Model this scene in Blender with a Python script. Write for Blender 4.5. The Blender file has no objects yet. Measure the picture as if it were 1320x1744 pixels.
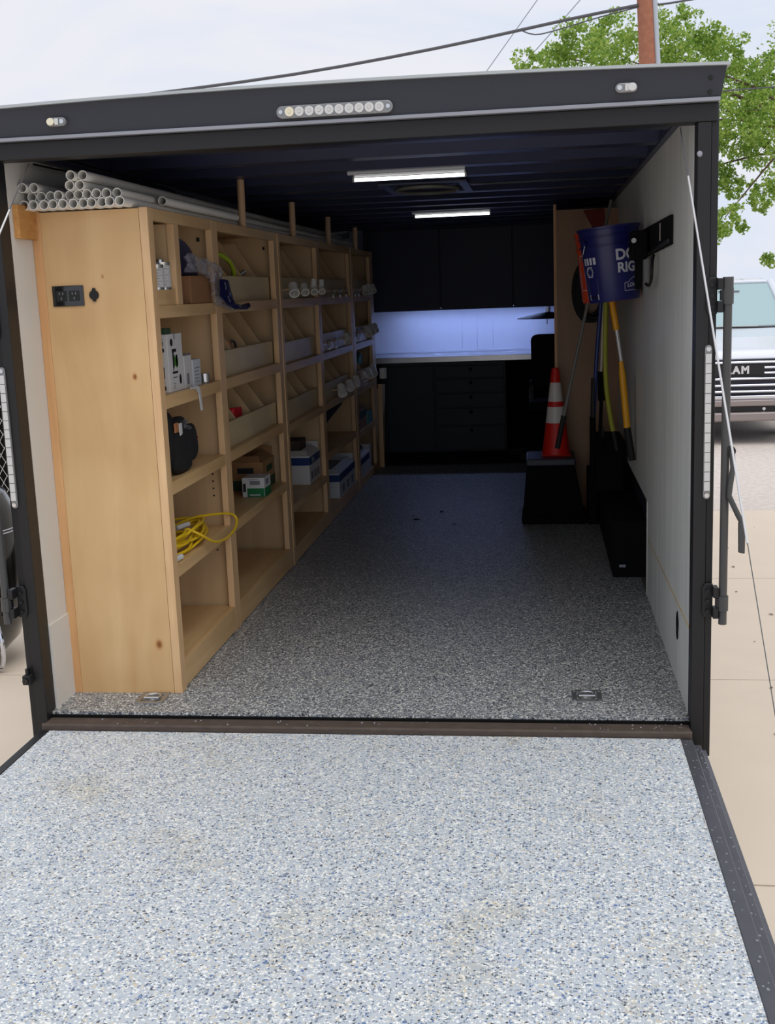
import bpy, bmesh, math, random
from mathutils import Vector, Matrix, Euler, Quaternion
random.seed(7)
SC = bpy.context.scene
COL = SC.collection

# ------------------------------------------------------------ camera
cam_d = bpy.data.cameras.new('camera'); cam = bpy.data.objects.new('camera', cam_d); COL.objects.link(cam); SC.camera = cam
yaw, pitch, roll, FPX = .1358, -.1879, -.038, 1970.34
fw = Vector((-math.sin(yaw)*math.cos(pitch), math.cos(yaw)*math.cos(pitch), math.sin(pitch)))
r0 = Vector((math.cos(yaw), math.sin(yaw), 0)); u0 = r0.cross(fw)
rt = math.cos(roll)*r0 + math.sin(roll)*u0; up = -math.sin(roll)*r0 + math.cos(roll)*u0
cam.matrix_world = Matrix(((rt.x, up.x, -fw.x, 1.6747), (rt.y, up.y, -fw.y, -3.5853), (rt.z, up.z, -fw.z, 1.3689), (0, 0, 0, 1)))
cam_d.sensor_fit = 'VERTICAL'; cam_d.sensor_height = 24; cam_d.lens = FPX/1744*24; cam_d.clip_end = 500; cam_d.clip_start = .05

# ------------------------------------------------------------ view, sky, sun
SC.view_settings.view_transform = 'Standard'; SC.view_settings.look = 'None'
SC.view_settings.gamma = 1; SC.view_settings.use_curve_mapping = False
SC.view_settings.exposure = 0.0
SKY = 0.98
w = bpy.data.worlds.new('sky'); SC.world = w; w.use_nodes = True
nt = w.node_tree; nt.nodes.clear()
def wn(t, **k):
    n = nt.nodes.new(t)
    for a, b in k.items(): setattr(n, a, b)
    return n
tc = wn('ShaderNodeTexCoord'); mp = wn('ShaderNodeMapping'); mp.inputs['Scale'].default_value = (2.2, 2.2, 7)
n1 = wn('ShaderNodeTexNoise'); n1.inputs['Scale'].default_value = 1.6; n1.inputs['Detail'].default_value = 5; n1.inputs['Distortion'].default_value = .6
cr = wn('ShaderNodeValToRGB'); e = cr.color_ramp.elements
e[0].position = .36; e[0].color = (.71, .79, .94, 1); e[1].position = .60; e[1].color = (.86, .87, .93, 1)
bg = wn('ShaderNodeBackground'); bg.inputs['Strength'].default_value = SKY; wo = wn('ShaderNodeOutputWorld')
L = nt.links.new
L(tc.outputs['Generated'], mp.inputs[0]); L(mp.outputs[0], n1.inputs[0]); L(n1.outputs[0], cr.inputs[0]); L(cr.outputs[0], bg.inputs[0]); L(bg.outputs[0], wo.inputs[0])
sd = bpy.data.lights.new('hazy_sun', 'SUN'); sun = bpy.data.objects.new('hazy_sun', sd); COL.objects.link(sun)
sd.energy = 1.35; sd.angle = math.radians(50); sd.color = (1, .96, .9)
sun.rotation_euler = Vector((.45, -.62, 1.35)).to_track_quat('Z', 'Y').to_euler()

# ------------------------------------------------------------ materials
def lin(c):
    c = c/255; return c/12.92 if c <= .04045 else ((c+.055)/1.055)**2.4
def rgb(r, g, b): return (lin(r), lin(g), lin(b), 1)
def mat(name, col, rough=.5, metal=0, bump=0, bscale=60, var=0, vscale=8, coat=0, emit=None, es=0, trans=0, alpha=1, spec=.5):
    m = bpy.data.materials.new(name); m.use_nodes = True; t = m.node_tree; b = t.nodes['Principled BSDF']
    b.inputs['Base Color'].default_value = col; b.inputs['Roughness'].default_value = rough; b.inputs['Metallic'].default_value = metal
    b.inputs['Specular IOR Level'].default_value = spec
    if coat: b.inputs['Coat Weight'].default_value = coat
    if emit: b.inputs['Emission Color'].default_value = emit; b.inputs['Emission Strength'].default_value = es
    if trans: b.inputs['Transmission Weight'].default_value = trans
    if alpha < 1: b.inputs['Alpha'].default_value = alpha
    if var or bump:
        tx = t.nodes.new('ShaderNodeTexCoord')
    if var:
        n = t.nodes.new('ShaderNodeTexNoise'); n.inputs['Scale'].default_value = vscale; n.inputs['Detail'].default_value = 4
        mx = t.nodes.new('ShaderNodeMix'); mx.data_type = 'RGBA'; mx.inputs['Factor'].default_value = 1
        mx.inputs['A'].default_value = tuple(c*(1-var) for c in col[:3])+(1,); mx.inputs['B'].default_value = tuple(min(1, c*(1+var)) for c in col[:3])+(1,)
        t.links.new(tx.outputs['Object'], n.inputs[0]); t.links.new(n.outputs[0], mx.inputs['Factor']); t.links.new(mx.outputs['Result'], b.inputs['Base Color'])
    if bump:
        n = t.nodes.new('ShaderNodeTexNoise'); n.inputs['Scale'].default_value = bscale; n.inputs['Detail'].default_value = 3
        bp = t.nodes.new('ShaderNodeBump'); bp.inputs['Strength'].default_value = bump; bp.inputs['Distance'].default_value = .002
        t.links.new(tx.outputs['Object'], n.inputs[0]); t.links.new(n.outputs[0], bp.inputs['Height']); t.links.new(bp.outputs[0], b.inputs['Normal'])
    return m
def wood(name, c1, c2, scale, rough=.45, knots=False, tint=True, spots=()):
    m = bpy.data.materials.new(name); m.use_nodes = True; t = m.node_tree; b = t.nodes['Principled BSDF']; b.inputs['Roughness'].default_value = rough
    tx = t.nodes.new('ShaderNodeTexCoord'); mp = t.nodes.new('ShaderNodeMapping'); mp.inputs['Scale'].default_value = scale
    n = t.nodes.new('ShaderNodeTexNoise'); n.inputs['Scale'].default_value = 1; n.inputs['Detail'].default_value = 6; n.inputs['Distortion'].default_value = .8
    n2 = t.nodes.new('ShaderNodeTexNoise'); n2.inputs['Scale'].default_value = 3; n2.inputs['Detail'].default_value = 2
    cr = t.nodes.new('ShaderNodeValToRGB'); e = cr.color_ramp.elements
    e[0].position = .3; e[0].color = c1; e[1].position = .7; e[1].color = c2
    mx = t.nodes.new('ShaderNodeMix'); mx.data_type = 'RGBA'; mx.blend_type = 'MULTIPLY'; mx.inputs['Factor'].default_value = .35
    l = t.links.new
    l(tx.outputs['Object'], mp.inputs[0]); l(mp.outputs[0], n.inputs[0]); l(tx.outputs['Object'], n2.inputs[0])
    l(n.outputs[0], cr.inputs[0]); l(cr.outputs[0], mx.inputs['A'])
    c3 = t.nodes.new('ShaderNodeValToRGB'); c3.color_ramp.elements[0].color = (.76, .68, .60, 1) if tint else (.86, .86, .86, 1); c3.color_ramp.elements[0].position = .35; c3.color_ramp.elements[1].position = .6; c3.color_ramp.elements[1].color = (1, 1, 1, 1)
    l(n2.outputs[0], c3.inputs[0]); l(c3.outputs[0], mx.inputs['B'])
    out = mx.outputs['Result']
    if knots:
        v = t.nodes.new('ShaderNodeTexVoronoi'); v.inputs['Scale'].default_value = 2.3
        m2 = t.nodes.new('ShaderNodeMapping'); m2.inputs['Scale'].default_value = (1, 1, .55); m2.inputs['Location'].default_value = (.35, .2, .17)
        c4 = t.nodes.new('ShaderNodeValToRGB'); c4.color_ramp.elements[0].position = .012; c4.color_ramp.elements[0].color = (.35, .16, .06, 1); c4.color_ramp.elements[1].position = .05; c4.color_ramp.elements[1].color = (1, 1, 1, 1)
        mx2 = t.nodes.new('ShaderNodeMix'); mx2.data_type = 'RGBA'; mx2.blend_type = 'MULTIPLY'; mx2.inputs['Factor'].default_value = .8
        l(tx.outputs['Object'], m2.inputs[0]); l(m2.outputs[0], v.inputs[0]); l(v.outputs['Distance'], c4.inputs[0]); l(out, mx2.inputs['A']); l(c4.outputs[0], mx2.inputs['B']); out = mx2.outputs['Result']
    for (px_, py_, pz_, r_) in spots:      # single knots where the board has them
        mq = t.nodes.new('ShaderNodeMapping'); mq.inputs['Location'].default_value = (-px_, -py_, -pz_*.7); mq.inputs['Scale'].default_value = (1, 1, .7)
        ln = t.nodes.new('ShaderNodeVectorMath'); ln.operation = 'LENGTH'; ck = t.nodes.new('ShaderNodeValToRGB'); ee = ck.color_ramp.elements
        ee[0].position = r_*.35; ee[0].color = (.40, .20, .08, 1); ee[1].position = r_; ee[1].color = (1, 1, 1, 1); e3 = ee.new(r_*.6); e3.color = (.86, .72, .55, 1)
        mk = t.nodes.new('ShaderNodeMix'); mk.data_type = 'RGBA'; mk.blend_type = 'MULTIPLY'; mk.inputs['Factor'].default_value = 1
        l(tx.outputs['Object'], mq.inputs[0]); l(mq.outputs[0], ln.inputs[0]); l(ln.outputs['Value'], ck.inputs[0]); l(out, mk.inputs['A']); l(ck.outputs[0], mk.inputs['B']); out = mk.outputs['Result']
    l(out, b.inputs['Base Color'])
    return m
def flakes(name, base, stops, scale, stain=0.5, rough=.35):
    """epoxy floor with broadcast vinyl chips"""
    m = bpy.data.materials.new(name); m.use_nodes = True; t = m.node_tree; b = t.nodes['Principled BSDF']; b.inputs['Roughness'].default_value = rough
    l = t.links.new
    tx = t.nodes.new('ShaderNodeTexCoord'); out = None
    nd = t.nodes.new('ShaderNodeTexNoise'); nd.inputs['Scale'].default_value = scale*1.2; nd.inputs['Detail'].default_value = 1
    va = t.nodes.new('ShaderNodeVectorMath'); va.operation = 'MULTIPLY_ADD'; va.inputs[1].default_value = (.7/scale,)*3
    l(tx.outputs['Object'], nd.inputs[0]); l(nd.outputs['Color'], va.inputs[0]); l(tx.outputs['Object'], va.inputs[2])
    cur = None
    for k, (sc, thr) in enumerate(((scale*.62, .42), (scale, .50))):
        v = t.nodes.new('ShaderNodeTexVoronoi'); v.inputs['Scale'].default_value = sc
        l(va.outputs[0], v.inputs[0])
        sp = t.nodes.new('ShaderNodeSeparateColor'); l(v.outputs['Color'], sp.inputs[0])
        cr = t.nodes.new('ShaderNodeValToRGB'); cr.color_ramp.interpolation = 'CONSTANT'
        els = cr.color_ramp.elements
        while len(els) < len(stops): els.new(.5)
        for el, (p, c) in zip(els, stops): el.position = p; el.color = c
        l(sp.outputs[0], cr.inputs[0])
        # each chip has its own size: distance < thr * random
        mu = t.nodes.new('ShaderNodeMath'); mu.operation = 'MULTIPLY'; mu.inputs[1].default_value = thr*1.6; l(sp.outputs[1], mu.inputs[0])
        lt = t.nodes.new('ShaderNodeMath'); lt.operation = 'LESS_THAN'; l(v.outputs['Distance'], lt.inputs[0]); l(mu.outputs[0], lt.inputs[1])
        mx = t.nodes.new('ShaderNodeMix'); mx.data_type = 'RGBA'
        l(lt.outputs[0], mx.inputs['Factor']); l(cr.outputs[0], mx.inputs['B'])
        if cur is None: mx.inputs['A'].default_value = base
        else: l(cur, mx.inputs['A'])
        cur = mx.outputs['Result']
    n = t.nodes.new('ShaderNodeTexNoise'); n.inputs['Scale'].default_value = 3.1; n.inputs['Detail'].default_value = 7; n.inputs['Roughness'].default_value = .72; l(tx.outputs['Object'], n.inputs[0])
    c = t.nodes.new('ShaderNodeValToRGB'); c.color_ramp.elements[0].position = .53; c.color_ramp.elements[0].color = (1, 1, 1, 1); c.color_ramp.elements[1].position = .72; c.color_ramp.elements[1].color = (.84, .74, .56, 1)
    l(n.outputs[0], c.inputs[0])
    mx = t.nodes.new('ShaderNodeMix'); mx.data_type = 'RGBA'; mx.blend_type = 'MULTIPLY'; mx.inputs['Factor'].default_value = stain
    l(cur, mx.inputs['A']); l(c.outputs[0], mx.inputs['B']); l(mx.outputs['Result'], b.inputs['Base Color'])
    return m
M = {}
birch_c = rgb(202, 163, 112), rgb(219, 184, 134)
M['birch_v'] = wood('birch_plywood_upright', rgb(198, 166, 124), rgb(214, 184, 142), (9, 9, 1.1), knots=True)
M['birch_end'] = wood('birch_end_panel', *birch_c, (7, 7, 1.3), spots=[(.115, -.009, .285, .012), (.128, -.009, -.655, .018), (-.05, -.009, .845, .009), (.03, -.009, .62, .006)])
M['birch_h'] = wood('birch_plywood_level', *birch_c, (12, 1.2, 12))
M['birch_e'] = wood('birch_edge', rgb(212, 172, 126), rgb(226, 190, 144), (30, 30, 2))
M['bin'] = wood('birch_pale', rgb(202, 182, 142), rgb(216, 196, 154), (10, 1.5, 6))
M['pine'] = wood('pine_strip', rgb(206, 155, 102), rgb(222, 172, 120), (25, 25, 1.6))
M['osb'] = wood('rough_lumber', rgb(176, 120, 58), rgb(205, 152, 88), (40, 14, 40), .7)
M['dowel'] = wood('dowel_wood', rgb(196, 160, 126), rgb(212, 178, 144), (60, 60, 6))
M['panel_dark'] = wood('amber_plywood', rgb(142, 106, 74), rgb(158, 120, 86), (8, 8, 1.4), knots=True)
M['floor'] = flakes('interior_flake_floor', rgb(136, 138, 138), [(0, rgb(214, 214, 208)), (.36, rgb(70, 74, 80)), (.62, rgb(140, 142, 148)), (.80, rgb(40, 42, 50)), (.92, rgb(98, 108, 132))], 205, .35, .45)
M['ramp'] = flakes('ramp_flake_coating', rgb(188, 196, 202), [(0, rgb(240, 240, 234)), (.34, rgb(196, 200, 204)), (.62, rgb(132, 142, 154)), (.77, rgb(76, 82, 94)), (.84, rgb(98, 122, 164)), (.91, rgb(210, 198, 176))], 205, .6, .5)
M['wall'] = mat('white_wall_panel', rgb(212, 209, 202), .55, bump=.15, bscale=30, var=.05, vscale=5)
M['wall_r'] = wood('brushed_grey_panel', rgb(202, 204, 200), rgb(222, 223, 218), (1, 22, .7), .5, tint=False)
M['navy'] = mat('navy_ceiling_vinyl', rgb(44, 48, 74), .36, var=.1)
M['frame'] = mat('black_frame_paint', rgb(25, 25, 27), .45, bump=.1, spec=.4)
M['fascia'] = mat('dark_slate_paint', rgb(40, 45, 57), .45)
M['lip'] = mat('worn_grey_aluminium', rgb(150, 152, 160), .4, .4)
M['cap'] = mat('roof_edge_aluminium', rgb(176, 182, 184), .45, .3)
M['rust'] = mat('rusty_brown_steel', rgb(84, 72, 64), .75, .2, bump=.6, bscale=90, var=.35, vscale=25)
M['trimg'] = mat('scuffed_grey_trim', rgb(84, 84, 90), .4, .3, var=.2, vscale=20)
M['bar'] = mat('dark_grey_bar_paint', rgb(64, 64, 64), .45)
M['rubber'] = mat('black_rubber', rgb(20, 20, 21), .7)
M['blackp'] = mat('black_plastic', rgb(16, 16, 18), .45)
M['blackg'] = mat('gloss_black', rgb(12, 12, 14), .12, coat=.6)
M['blackm'] = mat('matte_black', rgb(9, 9, 10), .85, spec=.2)
M['cabn'] = mat('dark_navy_laminate', rgb(26, 33, 62), .5, spec=.4)
M['cabl'] = mat('dark_slate_laminate', rgb(31, 40, 50), .5, spec=.4)
M['white'] = mat('white_laminate', rgb(225, 228, 235), .45)
M['count'] = mat('brushed_steel', rgb(190, 190, 192), .28, .8, var=.1, vscale=12)
M['pvc'] = mat('white_pvc', rgb(236, 234, 228), .4)
M['pvcin'] = mat('white_pvc_bore', rgb(186, 180, 170), .6)
M['steel'] = mat('zinc_steel', rgb(170, 172, 174), .35, .9)
M['steelb'] = mat('bright_tin', rgb(210, 212, 214), .22, .9)
M['lens'] = mat('clear_lamp_lens', rgb(205, 205, 203), .12, coat=.7, bump=.6, bscale=200)
M['lensd'] = mat('lamp_lens_rings', rgb(140, 140, 140), .2, .5)
M['lensy'] = mat('amber_tinted_bulb', rgb(235, 226, 200), .15, .4)
M['led'] = mat('lit_tube', (1, 1, 1, 1), .4, emit=(1, 1, .98, 1), es=4)
M['ledb'] = mat('lit_blue_strip', (1, 1, 1, 1), .4, emit=(.36, .48, 1, 1), es=25)
M['lampw'] = mat('lamp_housing', rgb(190, 192, 194), .35, .5)
M['card'] = mat('cardboard', rgb(146, 104, 70), .8, var=.08)
M['cardd'] = mat('cardboard_dark', rgb(150, 112, 74), .8, var=.08)
M['paper'] = mat('white_carton', rgb(205, 203, 202), .6)
M['paper2'] = mat('blue_grey_carton', rgb(196, 200, 206), .6)
M['green'] = mat('green_print', rgb(20, 112, 62), .6)
M['dkgreen'] = mat('dark_green_print', rgb(38, 66, 46), .7)
M['blue'] = mat('blue_print', rgb(16, 52, 112), .55)
M['ink'] = mat('black_ink', rgb(22, 22, 25), .6)
M['inkg'] = mat('grey_ink', rgb(120, 122, 128), .6)
M['inkgr'] = mat('green_ink', rgb(74, 130, 52), .6)
M['bucket'] = mat('blue_bucket_plastic', rgb(28, 33, 100), .35)
M['bucketo'] = mat('orange_bucket_plastic', rgb(208, 70, 34), .4)
M['whitep'] = mat('white_print', rgb(214, 214, 222), .5)
M['cone'] = mat('orange_red_cone', rgb(220, 28, 14), .5)
M['conew'] = mat('reflective_white_band', rgb(232, 224, 218), .4)
M['yellow'] = mat('yellow_fibreglass', rgb(228, 160, 16), .4)
M['lime'] = mat('olive_yellow_pole', rgb(150, 152, 36), .45)
M['limeh'] = mat('bright_lime_hose', rgb(176, 196, 48), .4)
M['bluep'] = mat('blue_pole', rgb(24, 44, 104), .4)
M['greyp'] = mat('grey_pole', rgb(112, 112, 104), .5)
M['cord'] = mat('yellow_cord', rgb(222, 184, 28), .45)
M['red'] = mat('red_plastic', rgb(200, 22, 36), .45)
M['film'] = mat('clear_film', rgb(165, 165, 178), .15, alpha=.34)
M['navyfilm'] = mat('navy_film', rgb(15, 20, 70), .3)
M['teal'] = mat('teal_carton', rgb(80, 140, 140), .6)
M['fabric'] = mat('black_canvas', rgb(13, 12, 15), .9, bump=.4, bscale=200)
M['maroon'] = mat('maroon_trim', rgb(110, 34, 28), .8)
M['leather'] = mat('tan_leather', rgb(170, 110, 70), .7)
M['concrete'] = mat('pale_concrete', rgb(226, 210, 190), .85, bump=.3, bscale=80, var=.06, vscale=3)
M['gravel'] = mat('grey_gravel', rgb(214, 202, 192), .95, bump=1, bscale=30, var=.30, vscale=20)
M['truckw'] = mat('white_car_paint', rgb(222, 226, 234), .25, coat=.5)
M['truckg'] = mat('windscreen_glass', rgb(168, 192, 194), .08, .1, coat=.6)
M['chrome'] = mat('chrome_trim', rgb(215, 220, 232), .12, 1)
M['grille'] = mat('dark_grille', rgb(22, 26, 44), .4)
M['bumper'] = mat('silver_bumper', rgb(150, 140, 138), .3, .5)
M['pole'] = mat('weathered_pole_wood', rgb(158, 104, 80), .9, var=.3, vscale=14, bump=.6)
M['conduit'] = mat('grey_conduit', rgb(176, 184, 192), .5)
M['wire'] = mat('grey_cable', rgb(84, 84, 88), .7)
M['wirel'] = mat('pale_cable', rgb(150, 156, 170), .7)
M['cablew'] = mat('galvanised_cable', rgb(206, 206, 206), .35, .3)
M['bark'] = mat('brown_bark', rgb(86, 70, 54), .95, var=.2)
def leafmat():
    m = bpy.data.materials.new('fresh_green_leaves'); m.use_nodes = True; t = m.node_tree; b = t.nodes['Principled BSDF']; b.inputs['Roughness'].default_value = .55
    b.inputs['Specular IOR Level'].default_value = .3
    g = t.nodes.new('ShaderNodeNewGeometry'); cr = t.nodes.new('ShaderNodeValToRGB'); e = cr.color_ramp.elements
    e[0].color = rgb(108, 146, 58); e[1].color = rgb(190, 208, 112); x = e.new(.5); x.color = rgb(148, 180, 80)
    t.links.new(g.outputs['Random Per Island'], cr.inputs[0]); t.links.new(cr.outputs[0], b.inputs['Base Color'])
    tr = t.nodes.new('ShaderNodeBsdfTranslucent'); t.links.new(cr.outputs[0], tr.inputs[0]); ms = t.nodes.new('ShaderNodeMixShader'); ms.inputs[0].default_value = .45
    o = t.nodes['Material Output']; t.links.new(b.outputs[0], ms.inputs[1]); t.links.new(tr.outputs[0], ms.inputs[2]); t.links.new(ms.outputs[0], o.inputs[0])
    return m
M['leaf'] = leafmat()

# ------------------------------------------------------------ mesh helpers
class MB:
    def __init__(s): s.v = []; s.f = []; s.X = None
    def add(s, vs, fs):
        o = len(s.v)
        s.v += [tuple(s.X @ Vector(v)) if s.X else tuple(v) for v in vs]; s.f += [tuple(i+o for i in f) for f in fs]; return s
    def box(s, x0, y0, z0, x1, y1, z1):
        return s.add([(x0,y0,z0),(x1,y0,z0),(x1,y1,z0),(x0,y1,z0),(x0,y0,z1),(x1,y0,z1),(x1,y1,z1),(x0,y1,z1)],
                     [(0,3,2,1),(4,5,6,7),(0,1,5,4),(1,2,6,5),(2,3,7,6),(3,0,4,7)])
    def prism(s, poly, axis, a, b):
        """poly in the two other axes (order xyz), extruded along axis a..b"""
        def mk(p, t):
            return {'x': (t, p[0], p[1]), 'y': (p[0], t, p[1]), 'z': (p[0], p[1], t)}[axis]
        n = len(poly); vs = [mk(p, a) for p in poly]+[mk(p, b) for p in poly]
        return s.add(vs, [tuple(range(n))[::-1], tuple(range(n, 2*n))]+[(i, (i+1) % n, n+(i+1) % n, n+i) for i in range(n)])
    def tube(s, path, r, n=10, caps=True, closed=False):
        P = [Vector(p) for p in path]; R = r if isinstance(r, (list, tuple)) else [r]*len(P)
        vs = []; prev = None
        for i, p in enumerate(P):
            a = P[i-1] if (i or closed) else P[0]; b = P[(i+1) % len(P)] if (i < len(P)-1 or closed) else P[-1]
            t = (b-a).normalized()
            if prev is None:
                q = t.orthogonal().normalized()
            else:
                q = (prev - t*prev.dot(t)).normalized()
            prev = q; w_ = t.cross(q)
            vs += [p+(q*math.cos(2*math.pi*k/n)+w_*math.sin(2*math.pi*k/n))*R[i] for k in range(n)]
        m = len(P); fs = []
        for i in range(m if closed else m-1):
            j = (i+1) % m
            fs += [(i*n+k, i*n+(k+1) % n, j*n+(k+1) % n, j*n+k) for k in range(n)]
        if caps and not closed: fs += [tuple(range(n))[::-1], tuple(range((m-1)*n, m*n))]
        return s.add(vs, fs)
    def cyl(s, a, b, r, n=16, r2=None): return s.tube([a, b], [r, r if r2 is None else r2], n)
    def lathe(s, prof, c=(0, 0, 0), n=24, a0=0, a1=2*math.pi):
        """profile [(r,z)] about z axis at c"""
        full = abs(a1-a0-2*math.pi) < 1e-6; cnt = n if full else n+1; vs = []
        for r, z in prof:
            for k in range(cnt):
                a = a0+(a1-a0)*k/n; vs.append((c[0]+r*math.cos(a), c[1]+r*math.sin(a), c[2]+z))
        fs = []
        for i in range(len(prof)-1):
            for k in range(n):
                k2 = (k+1) % cnt; fs.append((i*cnt+k, i*cnt+k2, (i+1)*cnt+k2, (i+1)*cnt+k))
        return s.add(vs, fs)
    def ring(s, a, b, r, t, n=16):
        """open pipe from a to b with wall thickness t"""
        a = Vector(a); b = Vector(b); d = (b-a).normalized(); q = d.orthogonal().normalized(); w_ = d.cross(q); vs = []
        for p, rr in ((a, r), (b, r), (b, r-t), (a, r-t)):
            vs += [p+(q*math.cos(2*math.pi*k/n)+w_*math.sin(2*math.pi*k/n))*rr for k in range(n)]
        fs = []
        for i in range(4):
            j = (i+1) % 4; fs += [(i*n+k, i*n+(k+1) % n, j*n+(k+1) % n, j*n+k) for k in range(n)]
        return s.add(vs, fs)
    def build(s, name, m, parent=None, bevel=0, smooth=False, loc=None, subsurf=0, kind=None, label=None):
        """one mesh object; its origin is loc (or the parent's origin, or its own base centre)"""
        V = [Vector(v) for v in s.v]
        if parent is not None: org = Vector(parent['_o'])
        elif loc is not None: org = Vector(loc)
        else:
            xs = [v.x for v in V]; ys = [v.y for v in V]; zs = [v.z for v in V]
            org = Vector(((min(xs)+max(xs))/2, (min(ys)+max(ys))/2, min(zs)))
        if parent is not None:
            xs = [v.x for v in V]; ys = [v.y for v in V]; zs = [v.z for v in V]
            mine = Vector(((min(xs)+max(xs))/2, (min(ys)+max(ys))/2, (min(zs)+max(zs))/2))
        else: mine = org
        me = bpy.data.meshes.new(name); me.from_pydata([tuple(v-mine) for v in V], [], s.f); me.validate()
        bm = bmesh.new(); bm.from_mesh(me); bmesh.ops.recalc_face_normals(bm, faces=bm.faces); bm.to_mesh(me); bm.free()
        me.materials.append(M[m] if isinstance(m, str) else m)
        if smooth:
            for p in me.polygons: p.use_smooth = True
            try: me.set_sharp_from_angle(angle=math.radians(40))
            except Exception: pass
        o = bpy.data.objects.new(name, me); COL.objects.link(o)
        if parent is not None: o.parent = parent; o.location = mine-org
        else: o.location = mine
        o['_o'] = tuple(mine)
        if bevel:
            b = o.modifiers.new('edge', 'BEVEL'); b.width = bevel; b.segments = 2; b.limit_method = 'ANGLE'; b.harden_normals = False
        if subsurf:
            q = o.modifiers.new('round', 'SUBSURF'); q.levels = subsurf; q.render_levels = subsurf
        if kind: o['kind'] = kind
        if label: o['label'] = label
        return o
def box(*a): return MB().box(*a)
def thing(name, label, cat, loc, group=None):
    o = bpy.data.objects.new(name, None); COL.objects.link(o); o.location = loc; o.empty_display_size = .05
    o['label'] = label; o['category'] = cat; o['_o'] = tuple(loc)
    if group: o['group'] = group
    return o
def tag(o, label, cat, group=None):
    o['label'] = label; o['category'] = cat
    if group: o['group'] = group
    return o
def struct(o): o['kind'] = 'structure'; return o
def copy_tree(o, parent=None):
    c = o.copy(); COL.objects.link(c)
    if parent: c.parent = parent
    for ch in list(o.children): copy_tree(ch, c)
    return c
def text_mesh(body, size, align='CENTER', bold=0, spacing=1.0):
    cu = bpy.data.curves.new('lettering', 'FONT'); cu.body = body; cu.size = size; cu.align_x = align; cu.align_y = 'CENTER'; cu.offset = bold; cu.space_character = spacing
    cu.resolution_u = 3
    ob = bpy.data.objects.new('lettering', cu); COL.objects.link(ob); bpy.context.view_layer.update()
    me = bpy.data.meshes.new_from_object(ob.evaluated_get(bpy.context.evaluated_depsgraph_get()))
    bpy.data.objects.remove(ob); return me
def text_on(name, body, size, mtx, m, parent, bold=0, warp=None, **k):
    """flat print: letters laid in the plane of mtx (x right, y up), optionally wrapped"""
    me = text_mesh(body, size, bold=bold, **k)
    if warp:
        bm = bmesh.new(); bm.from_mesh(me); xs_ = [v.co.x for v in bm.verts]; x = min(xs_)+.006
        while x < max(xs_):
            bmesh.ops.bisect_plane(bm, geom=bm.verts[:]+bm.edges[:]+bm.faces[:], plane_co=(x, 0, 0), plane_no=(1, 0, 0)); x += .006
        bm.to_mesh(me); bm.free()
    mb = MB(); vs = [(v.co.x, v.co.y, 0) for v in me.vertices]
    vs = [warp(v) for v in vs] if warp else [tuple(mtx @ Vector(v)) for v in vs]
    mb.add(vs, [tuple(p.vertices) for p in me.polygons]); return mb.build(name, m, parent)
def frame_mtx(o, xd, yd):
    xd = Vector(xd).normalized(); yd = Vector(yd).normalized(); z = xd.cross(yd)
    return Matrix(((xd.x, yd.x, z.x, o[0]), (xd.y, yd.y, z.y, o[1]), (xd.z, yd.z, z.z, o[2]), (0, 0, 0, 1)))

W = 2.13; LEN = 6.62
# ============================================================ SETTING: trailer room
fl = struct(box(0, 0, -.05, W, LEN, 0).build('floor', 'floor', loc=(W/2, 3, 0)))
struct(box(-.05, .031, -.1, 0, LEN, 1.9).build('wall_left', 'wall', loc=(0, 3, 0)))
wl = [o for o in COL.objects if o.name == 'wall_left'][0]
box(0, .031, 0, .006, .188, .295).build('kick_panel', 'wall', wl)
wr = struct(MB().prism([(.031, 0), (1.53, 0), (1.53, .425), (LEN, .425), (LEN, 1.9), (.031, 1.9)], 'x', W, W+.03).build('wall_right', 'wall_r', loc=(W, 3, 0)))
box(W+.0301, .051, -.1, W+.05, LEN, 1.9).build('outer_skin', 'fascia', wr)
box(W-.002, 1.50, .0, W+.001, 1.53, .425).build('panel_edge_strip', 'wall', wr)
MB().prism([(0, .288), (1.45, .262), (1.45, .268), (0, .296)], 'x', W-.002, W).build('panel_seam', 'bin', wr)
hole = MB(); hole.prism([(.345+.030*math.cos(a)*(1+.12*math.sin(5*a)), .205+.05*math.sin(a)) for a in [i*math.pi/9 for i in range(18)]], 'x', W-.0025, W+.001); hole.build('torn_hole', 'blackm', wr)
struct(box(0, LEN, 0, W, LEN+.05, 1.9).build('wall_back', 'white', loc=(W/2, LEN, 0)))
ce = struct(box(-.05, .02, 1.905, W+.05, LEN, 1.94).build('ceiling', 'navy', loc=(W/2, 3, 1.9)))
ty = .42
while ty < 6.0:
    MB().prism([(ty, 1.905), (ty+.03, 1.868), (ty+.13, 1.868), (ty+.16, 1.905)], 'x', 0, W).build('ceiling_rib', 'navy', ce)
    ty += .44
box(0, .05, 1.84, .035, LEN, 1.905).build('corner_cove', 'navy', ce)
box(W-.022, .05, 1.862, W, LEN, 1.905).build('corner_cove', 'navy', ce)
cw = MB()
for k, dz in enumerate((0, .02)):
    cw.tube([(.045+.05*math.sin(t*2.2), .15+t*1.0, 1.865-dz*1.5-.018*math.sin(t*2.6+k)) for t in [i*.12 for i in range(32)]], .004, 6)
cw.build('cable', 'blackm', ce, smooth=True)
MB().tube([(1.3, 2.22, 1.868), (1.5, 2.2, 1.862), (1.72, 2.12, 1.858), (1.95, 2.25, 1.868), (2.1, 2.3, 1.87)], .004, 6).build('cable', 'wire', ce, smooth=True)
MB().tube([(.3, 5.8, 1.862), (.9, 5.82, 1.858), (1.3, 5.8, 1.864), (1.8, 5.81, 1.866)], .010, 8).build('ceiling_trim', 'navy', ce, smooth=True)

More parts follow.
